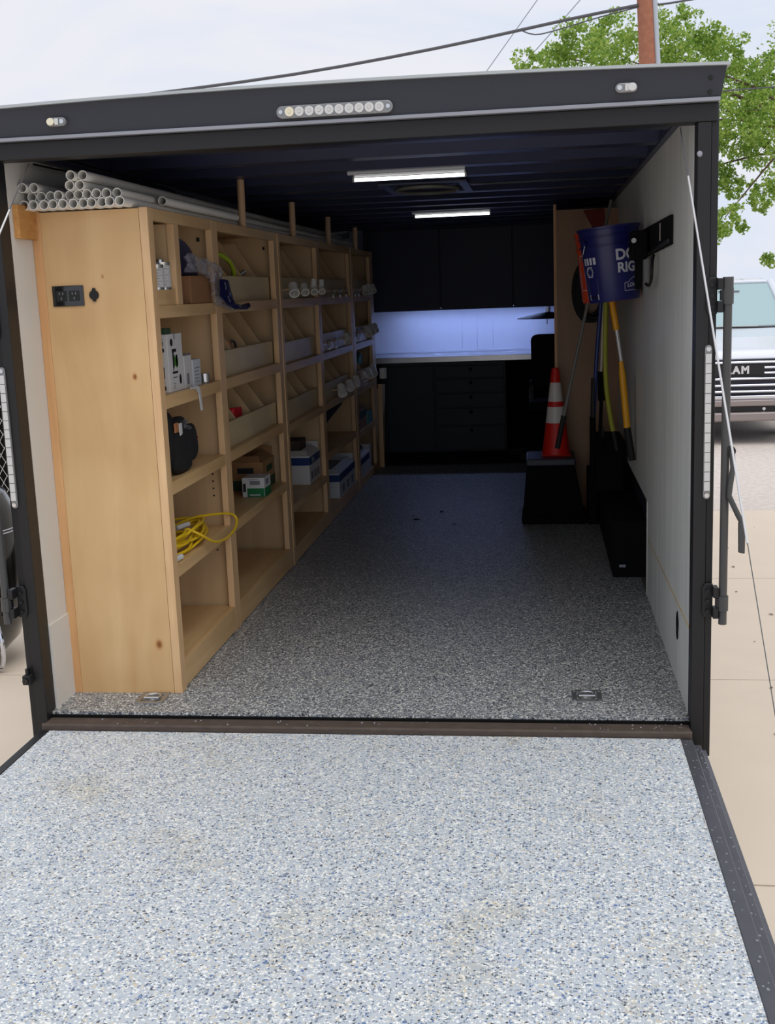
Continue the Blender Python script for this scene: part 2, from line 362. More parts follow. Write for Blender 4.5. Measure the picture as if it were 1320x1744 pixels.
# ground outside
gr = struct(box(-30, -25, -.80, 40, 60, -.62).build('ground', 'gravel', loc=(0, 0, -.62)))
gy = MB()
struct(box(-25, 6.06, -.62, 35, 45, -.505).build('gravel_yard', 'gravel', loc=(0, 20, -.5)))
xs = [-9.2+i*2.6 for i in range(9)]; ys = [-7.93, -5.98, -4.03, -2.08, -.13, 1.82, 3.77, 6.04]
ap = struct(box(-9.3, -8, -.62, 14.3, 6.05, -.53).build('concrete_apron', 'rust', loc=(0, 0, -.6)))
for i in range(len(xs)):
    for j in range(len(ys)-1):
        box(xs[i]+.005, ys[j]+.005, -.529, xs[i]+2.595, ys[j+1]-.005, -.5+random.uniform(-.001, .001)).build('concrete_slab', 'concrete', ap)

# ============================================================ trailer rear frame
tf = thing('trailer_frame', 'black steel rear frame around the open trailer doorway', 'trailer frame', (1.065, -.04, 0))
def arcz(x): return .017*(1-((x-1.08)/1.14)**2)
hd = MB(); N = 16; X0, X1 = -.06, 2.188
prof = [(-.062, 1.875), (-.085, 1.953), (-.03, 1.953), (-.03, 1.875)]
vs = []; fs = []
for i in range(N+1):
    x = X0+(X1-X0)*i/N
    for k, (y, z) in enumerate(prof): vs.append((x+(.012 if (i == N and k in (1, 2)) else 0), y, z+(arcz(x) if k in (1, 2) else 0)))
for i in range(N):
    for k in range(4): fs.append((i*4+k, i*4+(k+1) % 4, i*4+4+(k+1) % 4, i*4+4+k))
fs += [(3, 2, 1, 0), tuple(N*4+k for k in range(4))]
MB().add(vs, fs).build('fascia', 'fascia', tf)
vs = []; fs = []
for i in range(N+1):
    x = X0-.01+(X1-X0+.03)*i/N
    for y, z in ((-.10, 1.9535), (-.10, 1.962), (.1, 1.975), (.1, 1.9535)): vs.append((x, y, z+arcz(x)))
for i in range(N):
    for k in range(4): fs.append((i*4+k, i*4+(k+1) % 4, i*4+4+(k+1) % 4, i*4+4+k))
fs += [(3, 2, 1, 0), tuple(N*4+k for k in range(4))]
MB().add(vs, fs).build('roof_edge_trim', 'cap', tf)
box(X0, -.072, 1.864, X1-.002, -.03, 1.8745).build('drip_lip', 'lip', tf, .001)
box(X0, -.048, 1.812, X1-.004, .03, 1.8635).build('header_beam', 'frame', tf, .003)
box(2.128, -.045, -.075, 2.166, .03, 1.8115).build('door_post', 'frame', tf, .002)
box(2.1665, -.038, -.112, 2.188, .05, 1.8635).build('door_post_flange', 'frame', tf, .002)
box(-.034, -.045, -.06, .0, .03, 1.8115).build('door_post', 'frame', tf, .002)
box(-.060, -.038, -.086, -.0345, .05, 1.8635).build('door_post_flange', 'frame', tf, .002)
rv = MB()
for z in (1.922, 1.888): rv.lathe([(0, .004), (.005, .002), (.006, 0)], n=10); rv.v = rv.v[:-30]; rv.f = rv.f[:-20]
for z, yy in ((1.924, -.078), (1.888, -.067)):
    MB().cyl((2.157, yy, z), (2.157, yy-.006, z), .0055, 10).build('rivet', 'rubber', tf)
MB().lathe([(0, .003), (.006, .002), (.007, 0)], n=10)
g = MB(); g.X = Matrix.Translation((2.134, -.0465, 1.724)) @ Euler((math.pi/2, 0, .3)).to_matrix().to_4x4(); g.lathe([(0, .004), (.006, .003), (.009, 0)], n=12); g.build('weld_spot', 'lip', tf)
box(-.0, -.094, -.09, 2.127, -.001, -.018).build('threshold_channel', 'rust', tf, .002)
box(0, -.012, -.0178, 2.13, -.0005, -.010).build('threshold_back', 'blackm', tf)
MB().tube([(0.0, -.086, -.018), (1, -.087, -.017), (2.127, -.086, -.018)], .008, 10).build('hinge_rod', 'rust', tf, smooth=True)
deb = MB()
for k in range(60):
    x = random.choice([random.uniform(.1, 2.1), random.gauss(.36, .1), random.gauss(1.95, .12)]); x = min(2.1, max(.02, x)); y = random.uniform(-.075, -.014); r = random.uniform(.0015, .007)
    deb.add([(x, y, -.0178), (x+r, y+r*.3, -.0178), (x+r*.6, y+r, -.0176), (x+r*.4, y+r*.4, -.0178+r*.6)], [(0, 1, 3), (1, 2, 3), (2, 0, 3)])
o = deb.build('dirt_flecks', 'lip', tf); o['kind'] = 'stuff'
# chassis and wheels under the box
for x in (.35, 1.75): box(x, -.0, -.2, x+.06, 7.4, -.1).build('chassis_rail', 'frame', tf)
for x, a in ((1.99, 1), (.0, -1)):
    for y in (2.45, 3.3):
        wm = MB(); wm.X = Matrix.Translation((x, y, -.285)) @ Euler((0, math.pi/2, 0)).to_matrix().to_4x4()
        wm.lathe([(.05, .01), (.1, 0), (.19, .0), (.215, .03), (.215, .10), (.19, .13), (.1, .13), (.05, .12), (.05, .01)], n=28); wm.build('wheel', 'rubber', tf, smooth=True)

# ramp door
rp = thing('ramp_door', 'lowered rear ramp door with blue and grey flake coating', 'ramp', (1.06, -1.1, -.13))
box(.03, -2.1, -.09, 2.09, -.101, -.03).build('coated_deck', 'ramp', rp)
box(.0, -2.12, -.10, .0295, -.11, -.028).build('edge_trim', 'frame', rp, .002)
ret = MB(); ret.prism([(2.0905, -.1), (2.0905, -.0275), (2.125, -.0275), (2.130, -.045), (2.150, -.045), (2.154, -.06), (2.166, -.062), (2.170, -.13), (2.12, -.13)], 'y', -2.12, -.11)
ret.build('edge_trim', 'trimg', rp, .0015)
tp = MB()
for k in range(90):
    x = random.choice([random.gauss(2.108, .008), random.gauss(2.14, .005)]); y = -.12-random.random()**1.6*1.3; z = -.0272 if x < 2.124 else -.0448; r = random.uniform(.002, .006)
    if 2.092 < x < 2.15: tp.add([(x, y, z), (x+r, y, z), (x+r, y-r*1.6, z), (x, y-r*1.4, z)], [(0, 1, 2, 3)])
o = tp.build('stray_chips', 'lip', rp); o['kind'] = 'stuff'
box(.0, -.108, -.06, 2.12, -.0955, -.031).build('hinge_leaf', 'frame', rp)
MB().cyl((2.171, -1.6, -.06), (2.19, -1.6, -.06), .012, 12).build('cable_anchor', 'steel', rp)
MB().cyl((-.001, -1.6, -.06), (-.02, -1.6, -.06), .012, 12).build('cable_anchor', 'steel', rp)

for k, (a, b, lab) in enumerate((((2.085, .012, 1.806), (2.188, -1.6, -.05), 'thin steel cable running from header past the right door post to the ramp'),
                                 ((.090, .012, 1.806), (-.10, -1.7, -.05), 'thin steel cable crossing the upper left corner of the doorway'))):
    t = thing('ramp_cable', lab, 'cable', a, 'ramp lift cables'); A = Vector(a); B = Vector(b); m1 = A.lerp(B, .08); m2 = A.lerp(B, .56)
    MB().cyl(A, m1, .0016, 8).build('bare_wire', 'wire', t); MB().cyl(m1, m2, .0030, 8).build('sleeve', 'cablew', t); MB().cyl(m2, B, .0012, 8).build('bare_wire', 'wire', t)

# D ring tie downs
def tiedown(cx, cy, label):
    t = thing('tie_down_ring', label, 'tie-down', (cx, cy, 0), 'recessed floor tie-downs')
    pl = MB(); pl.box(cx-.05, cy-.055, .0005, cx+.05, cy-.036, .004); pl.box(cx-.05, cy+.036, .0005, cx+.05, cy+.055, .004); pl.box(cx-.05, cy-.036, .0005, cx-.034, cy+.036, .004); pl.box(cx+.034, cy-.036, .0005, cx+.05, cy+.036, .004)
    pl.build('plate', 'steel', t, .0012)
    ps = MB(); ps.lathe([(.036, .003), (.03, .0008), (0, .0006)], (cx, cy, 0), 20); ps.build('cup', 'lensd', t, smooth=True)
    MB().tube([(cx+.026*math.cos(a), cy+.004+.026*math.sin(a), .008) for a in [math.pi*i/10 for i in range(11)]]+[(cx-.026, cy-.012, .008), (cx+.026, cy-.012, .008)], .004, 8, closed=True).build('ring', 'steelb', t, smooth=True)
    for sx in (-1, 1):
        for sy in (-1, 1): MB().cyl((cx+sx*.042, cy+sy*.045, .003), (cx+sx*.042, cy+sy*.045, .006), .0045, 10).build('screw', 'steel', t)
tiedown(1.815, .192, 'square steel recessed tie-down ring on open floor at right near threshold')
tiedown(.312, .132, 'steel tie-down ring on the floor under the corner of the plywood cabinet end')

# lamps on the fascia
def fx(x, z): return -.062-.023*(z-1.875)/.078
lb = thing('brake_light_bar', 'long clear light bar with ten round lenses centred on the header', 'light', (1.083, -.07, 1.90))
def pill(x0, x1, z, h, y0, y1, n=8):
    r = h/2
    return [(x1-r+r*math.cos(a), z+r*math.sin(a)) for a in [-math.pi/2+math.pi*i/n for i in range(n+1)]]+[(x0+r+r*math.cos(a), z+r*math.sin(a)) for a in [math.pi/2+math.pi*i/n for i in range(n+1)]]
MB().prism(pill(.910, 1.257, 1.9, .036, 0, 0), 'y', -.082, -.066).build('base', 'lensd', lb, .002)
for k in range(10):
    x = .950+k*.0297; a = MB(); a.X = Matrix.Translation((x, -.0825, 1.9)) @ Euler((math.pi/2, 0, 0)).to_matrix().to_4x4()
    a.lathe([(0, .005), (.004, .006), (.0045, .003), (.009, .005), (.0135, .004), (.0142, 0)], n=20); a.build('lens', 'lensy' if k == 0 else 'lens', lb, smooth=True)
for x in (.924, 1.243): MB().cyl((x, -.0825, 1.9), (x, -.087, 1.9), .006, 12).build('screw', 'steelb', lb)
def marker(cx, z, flip, label):
    t = thing('marker_light', label, 'light', (cx, -.07, z)); s = -1 if flip else 1
    MB().prism(pill(cx-.031, cx+.031, z, .026, 0, 0), 'y', -.086, -.068).build('base', 'lensd', t, .002)
    MB().prism(pill(cx-s*.016-.012, cx-s*.016+.012, z, .022, 0, 0), 'y', -.094, -.0865).build('lens', 'lensy' if not flip else 'lens', t, .002)
    MB().prism([(cx-.004, z-.009), (cx+.008, z-.009), (cx+.008, z+.009), (cx-.004, z+.009)], 'y', -.091, -.0865).build('lens', 'lens', t, .001)
    MB().cyl((cx+s*.019, -.0865, z), (cx+s*.019, -.092, z), .007, 12).build('screw', 'steelb', t)
marker(.231, 1.911, False, 'small clear marker light near the left end of the header')
marker(1.924, 1.911, True, 'small clear marker light near the right end of the header')

def strip(cx, z0, z1, label):
    t = thing('tail_light_strip', label, 'light', (cx, -.045, z0), 'vertical tail light strips')
    MB().prism([(cx+(p[1]), p[0]) for p in pill(z0, z1, 0, .021, 0, 0)], 'y', -.052, -.0455).build('base', 'lensd', t, .001)
    nn = 14; h = (z1-z0-.05)/nn
    for k in range(nn): box(cx-.0085, -.058, z0+.025+k*h+.001, cx+.0085, -.0525, z0+.025+(k+1)*h-.001).build('lens', 'lens', t, .001)
    for z in (z0+.012, z1-.012): MB().cyl((cx, -.0525, z), (cx, -.057, z), .007, 12).build('screw', 'steelb', t)
strip(2.1655, .718, 1.18, 'clear vertical light strip on the right door post')
strip(-.038, .718, 1.178, 'clear vertical light strip on the left door post')

# lock bars
def lockbar(cx, s, label, handle):
    t = thing('lock_bar', label, 'lock bar', (cx, -.08, .33))
    top = 1.372
    MB().cyl((cx, -.08, .335), (cx, -.08, top), .0125, 16).build('rod', 'bar', t, smooth=True)
    MB().cyl((cx, -.08, top-.035), (cx, -.08, top+.003), .0155, 16).build('end_collar', 'bar', t, smooth=True)
    for z0 in (.352, 1.272):
        b = MB(); px = cx-s*.042
        pts = [(px-.010, z0-.004), (px+.016, z0-.004), (px+.016, z0+.104), (px-.008, z0+.104), (px-.016, z0+.09), (px-.016, z0+.012)]
        if s < 0: pts = [(2*px-a, b_) for a, b_ in pts][::-1]
        b.prism(pts, 'y', -.054, -.0455); br = b.build('bracket', 'frame', t, .003)
        for k in range(3): MB().cyl((px, -.0545, z0+.018+k*.032), (px, -.062, z0+.018+k*.032), .0062, 8).build('bolt', 'blackp', br)
        a, c = sorted((cx-s*.030, cx-s*.014)); box(a, -.092, z0+.002, c, -.055, z0+.035).build('hinge_lug', 'frame', t, .002); box(a, -.092, z0+.067, c, -.055, z0+.1).build('hinge_lug', 'frame', t, .002)
        a, c = sorted((cx-s*.022, cx)); box(a, -.09, z0+.036, c, -.07, z0+.066).build('pivot_block', 'frame', t, .002)
        MB().cyl((cx, -.08, z0+.026), (cx, -.08, z0+.072), .0165, 16).build('collar', 'bar', t, smooth=True)
    if handle:
        pass
        MB().cyl((cx+.013, -.092, .868), (cx+.013, -.068, .868), .016, 14).build('handle_pivot', 'frame', t, smooth=True)
        h = MB().tube([(cx+.017, -.095, .868), (cx+.020, -.098, .82), (cx+.012, -.1, .76), (cx+.010, -.1, .735), (cx+.038, -.1, .675), (cx+.047, -.1, .658), (cx+.048, -.1, .64)], .0085, 10).build('handle_arm', 'bar', t, smooth=True)
        MB().prism([(cx+.038, .655), (cx+.058, .655), (cx+.058, .56), (cx+.040, .563)], 'y', -.108, -.092).build('handle_grip', 'bar', t, .003)
lockbar(2.214, 1, 'black vertical lock bar with cranked handle beside the right door post', True)
lockbar(-.088, -1, 'black vertical lock bar beside the left door post', False)
t = thing('latch_clamp', 'small black rubber clamp low on the left door post', 'clamp', (-.05, -.05, .10))
box(-.062, -.075, .118, -.034, -.0455, .15).build('block', 'rubber', t, .003); MB().cyl((-.048, -.076, .134), (-.048, -.084, .134), .010, 10).build('knob', 'blackp', t)
box(-.054, -.065, .151, -.044, -.0455, .172).build('arm', 'blackp', t, .002)

# ============================================================ shelving
ROWS = [(1.352, 1.632), (1.045, 1.308), (.745, 1.0), (.45, .70), (.105, .405)]
TOPZ = 1.672
def unit(y0, y1, cells, label, rows, first=False):
    """cells: list of (ya, yb, divider ys)"""
    t = thing('shelf_cabinet', label, 'shelf cabinet', (.2, (y0+y1)/2, 0))
    box(.032 if first else .004, y0, .0, .372, y0+.018, TOPZ-.003).build('side_panel', 'birch_end' if first else 'birch_v', t)
    box(.004, y1-.018, 0, .372, y1, TOPZ-.003).build('side_panel', 'birch_v', t)
    box(.004, y0+.018, .02, .012, y1-.018, TOPZ-.02).build('back_panel', 'birch_v', t)
    box(.012, y0+.018, TOPZ-.02, .372, y1-.018, TOPZ-.003).build('top_panel', 'birch_h', t)
    if first: box(.0005, y0-.002, .0, .0315, y0+.03, TOPZ).build('scribe_strip', 'pine', t, .001)
    # stiles
    edges = [y0]+[None]*0
    st = [(y0, cells[0][0])]
    for a, b in zip(cells[:-1], cells[1:]): st.append((a[1], b[0]))
    st.append((cells[-1][1], y1))
    for k, (a, b) in enumerate(st):
        pr = .402 if k == 0 else .3985
        box(.373, a, 0, pr, b, TOPZ).build('stile', 'birch_e', t, .0012)
        if 0 < k < len(st)-1:
            box(.012, (a+b)/2-.009, .02, .372, (a+b)/2+.009, TOPZ-.02).build('partition', 'birch_v', t)
    for ci, (a, b, dv) in enumerate(cells):
        ROWS = rows[ci]
        zz = [(1.633, TOPZ)]+[(ROWS[i+1][1]+.001, ROWS[i][0]) for i in range(4)]+[(0.004, ROWS[4][0]-.001)]
        for zi, (za, zb) in enumerate(zz):
            box(.374, a+.0002, za, .398, b-.0002, zb).build('rail', 'birch_h' if zi != 0 else 'birch_h', t, .001)
            if zi > 0: box(.0125, a-.02, zb-.019, .373, b+.02 if ci < len(cells)-1 else b, zb-.001).build('shelf', 'birch_h', t)
        for ri in range(3):
            if dv:
                z0 = ROWS[ri][0]; z1 = z0+.108
                box(.350, a-.012, z0-.0005, .364, b+.012, z1).build('bin_front', 'bin', t, .001)
                for y in dv:
                    h = min(.265, ROWS[ri][1]-z0-.004)
                    MB().prism([(.013, z0), (.349, z0), (.349, z1-.002), (.252, z0+h), (.013, z0+h)], 'y', y-.004, y+.004).build('bin_divider', 'birch_v', t)
    return t
u1 = unit(.19, 2.118, [(.243, .955, ()), (1.04, 2.04, (1.335, 1.60, 1.868))], 'nearest birch plywood shelf cabinet with power outlet on its end panel', [ROWS, ROWS], True)
u2 = unit(2.12, 4.358, [(2.165, 3.13, (2.41, 2.67, 2.93)), (3.215, 4.30, (3.50, 3.78, 4.04))], 'middle birch plywood shelf cabinet with slanted bin dividers', [[(1.352, 1.632), (1.025, 1.308), (.722, .982), (.306, .680), (.085, .266)], [(1.352, 1.632), (1.025, 1.308), (.722, .982), (.43, .680), (.085, .385)]])
u3 = unit(4.36, 5.42, [(4.44, 5.26, (4.72, 4.99))], 'farthest narrow birch plywood shelf cabinet beside the dark workbench', [[(1.352, 1.632), (1.02, 1.308), (.705, .975), (.402, .66), (.062, .356)]])
# first cabinet extras: top cubby partition, little raised shelf, peg holes
box(.02, .472, 1.3525, .372, .489, 1.632).build('cubby_partition', 'birch_v', u1)
box(.373, .468, 1.3525, .399, .525, 1.6325).build('cubby_stile', 'birch_e', u1, .001)
box(.02, .209, 1.395, .372, .4715, 1.405).build('cubby_shelf', 'birch_h', u1)
box(.374, .2435, 1.3525, .392, .4675, 1.405).build('cubby_rail', 'birch_h', u1)
for z in (.66, .63, .60, .57, .37, .34): MB().cyl((.33, .9555+.032, z), (.33, .954+.032, z), .004, 8).build('peg_hole', 'ink', u1)
for (y, z) in ((.984, 1.60), (2.098, 1.60)): box(.33, y-.004, z-.008, .34, y+.001, z+.008).build('peg_hole', 'ink', u1)
# lumber block on left wall
tag(box(.0005, .055, 1.582, .02, .186, 1.688).build('lumber_block', 'osb', bevel=.001), 'short rough lumber block on left wall at the cabinet top corner', 'block')

# outlet and round cap on the end panel
t = thing('outlet_plate', 'black double outlet plate on the cabinet end panel', 'outlet', (.108, .188, 1.361))
box(.054, .184, 1.361, .163, .1895, 1.429).build('plate', 'blackg', t, .002)
for cx in (.086, .131):
    box(cx-.018, .182, 1.378, cx+.018, .1838, 1.412).build('receptacle', 'blackp', t, .0008)
    for dz, dx in ((.008, -.006), (.008, .006), (-.008, 0)): box(cx+dx-.0015, .1812, 1.395+dz-.004, cx+dx+.0015, .1819, 1.395+dz+.004).build('slot', 'inkg', t)
t = thing('socket_cap', 'round black socket cap beside the outlet plate', 'socket', (.199, .188, 1.378))
MB().cyl((.199, .1895, 1.395), (.199, .182, 1.395), .016, 20).build('cap', 'rubber', t, .001); MB().prism([(.193, 1.409), (.205, 1.409), (.203, 1.418), (.195, 1.418)], 'y', .183, .1893).build('tab', 'rubber', t)
MB().prism([(.194, 1.374), (.204, 1.374), (.203, 1.381), (.195, 1.381)], 'y', .183, .1893).build('tab', 'rubber', t)

# dowel posts on the shelf top
for i, (y, zt) in enumerate(((1.53, 1.874), (2.60, 1.852), (3.66, 1.836), (4.74, 1.824))):
    tag(MB().cyl((.38, y, TOPZ), (.38, y+.01, zt), .0165, 14).build('dowel_post', 'dowel', smooth=True),
        ['thickest looking wooden dowel standing on the shelf top, nearest the doorway', 'wooden dowel standing on the shelf top, second from the doorway', 'wooden dowel standing on the shelf top, third from the doorway', 'farthest wooden dowel standing on the shelf top'][i], 'dowel', 'wooden dowels on the shelf top')

# pvc pipes
R_P = .0158
base = [.0165+.0325*i for i in range(11)]
pos = [(x, TOPZ+R_P, .115) for x in base]
dz = R_P*1.72
for i, x in enumerate([.0165+.0325*(k+.5) for k in range(10)]): pos.append((x, TOPZ+R_P+dz+.0006, .13))
for x in (.0168, .0168+.0325): pos.append((x, TOPZ+R_P+2*dz+.001, .12))
pos.append((.0165+.0325*4.5+.0325*.5, TOPZ+R_P+2*dz+.0012, .11)); pos.append((.0165+.0325*6.02, TOPZ+R_P+2*dz+.0012, .10))
pos.append((.0165+.0325*5.5, TOPZ+R_P+3*dz+.002, .09)); pos.append((.0165+.0325*6.52, TOPZ+R_P+3*dz+.002, .10))
def seat(i):
    return ('bottom', 'second', 'third', 'top')[0 if i < 11 else 1 if i < 21 else 2 if i < 25 else 3]
ordn = ['first', 'second', 'third', 'fourth', 'fifth', 'sixth', 'seventh', 'eighth', 'ninth', 'tenth', 'last']
pmesh = None
def pipe(x, z, y0, y1, label):
    global pmesh
    o = MB().ring((x, y0, z), (x, y1, z), R_P-.0002, .0022, 20).build('pvc_pipe', 'pvc', smooth=True, loc=(x, y0, z-R_P))
    return tag(o, label, 'pipe', 'white pvc pipes stacked on the shelf top')
for i, (x, z, y) in enumerate(pos):
    y += random.uniform(-.012, .012)
    if i < 11: lab = f'white pvc pipe in the bottom layer of the stack, {ordn[i]} from the left wall'
    elif i < 21: lab = f'white pvc pipe in the second layer of the stack, {ordn[i-11] if i < 20 else "last"} from the left wall'
    elif i < 25: lab = f'white pvc pipe in the third layer of the stack, {ordn[i-21]} from the left wall'
    else: lab = 'topmost white pvc pipe, ' + ('left of the top pair' if i == 25 else 'right of the top pair')
    pipe(x, z, y, 5.0+random.uniform(-.1, .1), lab)
pipe(.372, TOPZ+R_P+.022, .45, 1.45, 'single white pvc pipe end set back from the stack above the shelf front edge')

# ------------------------------------------------------------ things on the shelves
def can(cx, cy, z, r, h, label, tilt=0, grp='label cans in the top cubby'):
    t = thing('tin_can', label, 'can', (cx, cy, z), grp)
    MB().lathe([(0, 0), (r, 0), (r, .004), (r*.985, .006), (r*.985, h-.008), (r*1.02, h-.005), (r*1.02, h), (r*.93, h), (r*.9, h-.003), (0, h-.003)], (cx, cy, z), 24).build('body', 'steelb', t, smooth=True)
    MB().lathe([(r*.995, .008), (r*.995, h-.012)], (cx, cy, z), 24).build('paper_label', 'paper', t, smooth=True)
    MB().lathe([(.0, .012), (r*.42, .012), (r*.46, .0), ], (cx, cy, z+h-.003), 16).build('screw_cap', 'steelb', t, smooth=True)
    ln = MB()
    for k in range(6):
        zz = z+.018+k*h*.11; a0 = -1.9; a1 = -.4 if k % 2 else -.7; n = 6
        ln.lathe([(r*1.0+.0006, zz), (r*1.0+.0006, zz+.0014)], (cx, cy, 0), 6, a0, a1)
    ln.build('printed_lines', 'inkg', t)
can(.357, .345, 1.4055, .034, .085, 'silver lidded can with white label, nearer of two in the top cubby')
can(.352, .432-.0, 1.4055, .036, .095, 'silver lidded can with white label, rear of two in the top cubby')
# cardboard box in second cubby
t = thing('cardboard_box', 'plain brown cardboard box under the plastic bag in the upper cubby', 'box', (.27, .72, 1.3525))
box(.22, .655, 1.3525, .392, .925, 1.455).build('carton', 'card', t, .002); box(.22, .78, 1.4552, .392, .79, 1.4558).build('flap_seam', 'cardd', t)
# clear plastic bag with navy label
t = thing('plastic_bag', 'crumpled clear plastic bag with dark navy label draped over the shelf edge', 'bag', (.37, .85, 1.36))
def sheet(P, nu, nv, wob, seed):
    rnd = random.Random(seed); vs = []
    for i in range(nu+1):
        for j in range(nv+1):
            u = i/nu; v = j/nv
            a = P[0].lerp(P[1], u); b = P[3].lerp(P[2], u); p = a.lerp(b, v)
            vs.append(p+Vector((rnd.uniform(-wob, wob), rnd.uniform(-wob, wob), rnd.uniform(-wob, wob))))
    return vs, [(i*(nv+1)+j, i*(nv+1)+j+1, (i+1)*(nv+1)+j+1, (i+1)*(nv+1)+j) for i in range(nu) for j in range(nv)]
def crumple(pts, w_, wob, seed, name, m, par):
    """strip following pts with half-width vectors"""
    rnd = random.Random(seed); vs = []; n = len(pts); K = 7
    for (p, hv) in zip(pts, w_):
        for j in range(K):
            s = j/(K-1)*2-1
            vs.append(Vector(p)+Vector(hv)*s+Vector((rnd.uniform(0, wob)+.012*(1-s*s), rnd.uniform(-wob, wob), rnd.uniform(-wob, wob))))
    fs = [(i*K+j, i*K+j+1, (i+1)*K+j+1, (i+1)*K+j) for i in range(n-1) for j in range(K-1)]
    return MB().add(vs, fs).build(name, m, par, smooth=False)
def rails(A, B, x0, wob, seed, name, m, K=8, sub=4, bulge=.012):
    rnd = random.Random(seed); vs = []
    def res(P):
        out = []
        for p, q in zip(P[:-1], P[1:]): out += [Vector(p).lerp(Vector(q), k/sub) for k in range(sub)]
        return out+[Vector(P[-1])]
    A = res(A); B = res(B)
    for a, b in zip(A, B):
        for j in range(K+1):
            q = a.lerp(b, j/K); e_ = 0 if j in (0, K) else 1
            vs.append((x0+rnd.uniform(0, wob)+bulge*math.sin(math.pi*j/K), q.x+rnd.uniform(-wob, wob)*.5*e_, q.y+rnd.uniform(-wob, wob)*.5*e_))
    n = len(A)
    return MB().add(vs, [(i*(K+1)+j, i*(K+1)+j+1, (i+1)*(K+1)+j+1, (i+1)*(K+1)+j) for i in range(n-1) for j in range(K)]).build(name, m, t)
rails([(.53, 1.524), (.60, 1.535), (.688, 1.525), (.78, 1.52), (.855, 1.511), (.979, 1.505), (1.012, 1.475), (1.02, 1.445), (1.04, 1.40), (1.08, 1.345), (1.15, 1.328)],
      [(.516, 1.467), (.60, 1.465), (.70, 1.467), (.75, 1.46), (.80, 1.455), (.85, 1.44), (.86, 1.41), (.865, 1.39), (.87, 1.37), (.90, 1.345), (1.092, 1.322)], .402, .020, 5, 'clear_film', 'film')
rails([(1.026, 1.437), (1.054, 1.397), (1.085, 1.365), (1.116, 1.347), (1.198, 1.339), (1.34, 1.346)],
      [(.888, 1.442), (.889, 1.376), (.93, 1.362), (.976, 1.345), (1.10, 1.322), (1.299, 1.317)], .436, .003, 6, 'navy_label', 'navyfilm', 4)
rails([(.95, 1.43), (.965, 1.40), (.985, 1.37), (1.01, 1.355)], [(.925, 1.43), (.935, 1.40), (.96, 1.37), (.99, 1.35)], .442, .001, 7, 'label_print', 'inkg', 3, bulge=.006)

# navy round pad
tag(MB().prism([(.62+.25*math.cos(a), 1.459+.135*math.sin(a)) for a in [math.pi*i/14 for i in range(15)] if .62+.25*math.cos(a) > .53]+[(.53, 1.459)], 'x', .335, .36).build('blue_disc', 'navyfilm', bevel=.003), 'dark navy rounded pad standing behind the cubby divider', 'pad')

# printed white box (pump picture)
t = thing('printed_box', 'tall white box with black and green pump picture on second shelf', 'box', (.31, .33, 1.045))
PX0, PX1, PY0, PY1, PZ0, PZ1 = .255, .362, .262, .462, 1.0455, 1.262
PY0 = .49; PX0 = .20; 
bx = MB(); ang = .0
# local: front face x=0 plane facing +x, y from 0..L ; depth towards -x
Lb, Db, Hb = .17, .042, .205
bx.X = Matrix.Translation((.372, .56, 1.0455))
BXM = bx.X
bx.box(-Db, -Lb, 0, 0, 0, Hb); bx.build('carton', 'paper', t, .0015)
def decal(par, X, polys, m, name):
    mb = MB(); mb.X = X
    for pl in polys: mb.add([(.0008, y, z) for y, z in pl], [tuple(range(len(pl)))])
    return mb.build(name, m, par)
def ell(cy, cz, a, b, n=12, rot=0): return [(cy+a*math.cos(q)*math.cos(rot)-b*math.sin(q)*math.sin(rot), cz+a*math.cos(q)*math.sin(rot)+b*math.sin(q)*math.cos(rot)) for q in [2*math.pi*i/n for i in range(n)]]
def rc(y0, z0, y1, z1): return [(y0, z0), (y1, z0), (y1, z1), (y0, z1)]
decal(t, BXM, [ell(-.125, .175, .016, .014), rc(-.092, .185, -.085, .203), rc(-.125, .14, -.075, .152), rc(-.122, .085, -.105, .14), rc(-.085, .088, -.066, .13), rc(-.13, .064, -.07, .072), ell(-.045, .04, .013, .018), rc(-.12, .075, -.112, .09)], 'ink', 'printed_picture')
decal(t, BXM, [ell(-.078, .105, .018, .022), ell(-.10, .11, .009, .02)], 'inkgr', 'printed_picture')
decal(t, BXM, [rc(-.13, .048, -.08, .053), rc(-.13, .028, -.10, .031), rc(-.13, .020, -.105, .023), rc(-.13, .012, -.11, .015)], 'inkg', 'printed_picture')
# camera-facing narrow side
SM = BXM @ Matrix.Translation((0, -Lb, 0)) @ Euler((0, 0, -math.pi/2)).to_matrix().to_4x4()
decal(t, SM, [ell(-.020, .15, .008, .009), ell(-.036, .12, .005, .022), rc(-.028, .05, -.016, .09), ell(-.022, .016, .009, .011), rc(-.022, .025, -.018, .045)], 'ink', 'printed_side')
decal(t, SM, [rc(-.03, .165, -.014, .18), rc(-.03, .185, -.016, .19)], 'inkg', 'printed_side')
tag(box(.331, .395, 1.2515, .369, .45, 1.272).build('green_pouch', 'dkgreen', bevel=.003), 'flat green pouch lying on top of the pump box', 'pouch')
# small white boxes
t = thing('small_carton', 'small white carton with bar code beside the pump box', 'box', (.345, .56, 1.0455))
box(.30, .568, 1.0455, .374, .655, 1.165).build('carton', 'paper', t, .001); box(.3745, .59, 1.06, .3748, .615, 1.10).build('bar_code', 'inkg', t)
t = thing('small_carton', 'small pale carton with open silver flap, right of the white carton', 'box', (.345, .66, 1.0455))
box(.30, .66, 1.0455, .378, .757, 1.145).build('carton', 'paper2', t, .001); MB().prism([(.665, 1.1455), (.75, 1.1455), (.748, 1.168), (.67, 1.17)], 'x', .34, .343).build('flap', 'steelb', t)
for k in range(5): box(.3783, .675, 1.06+k*.013, .3786, .74-.01*(k % 2), 1.063+k*.013).build('printed_line', 'inkg', t)
tag(MB().cyl((.36, .855, 1.0455), (.36, .855, 1.083), .022, 20).build('metal_cap', 'steelb', bevel=.002, smooth=True), 'small bright metal cap on the second shelf', 'cap')
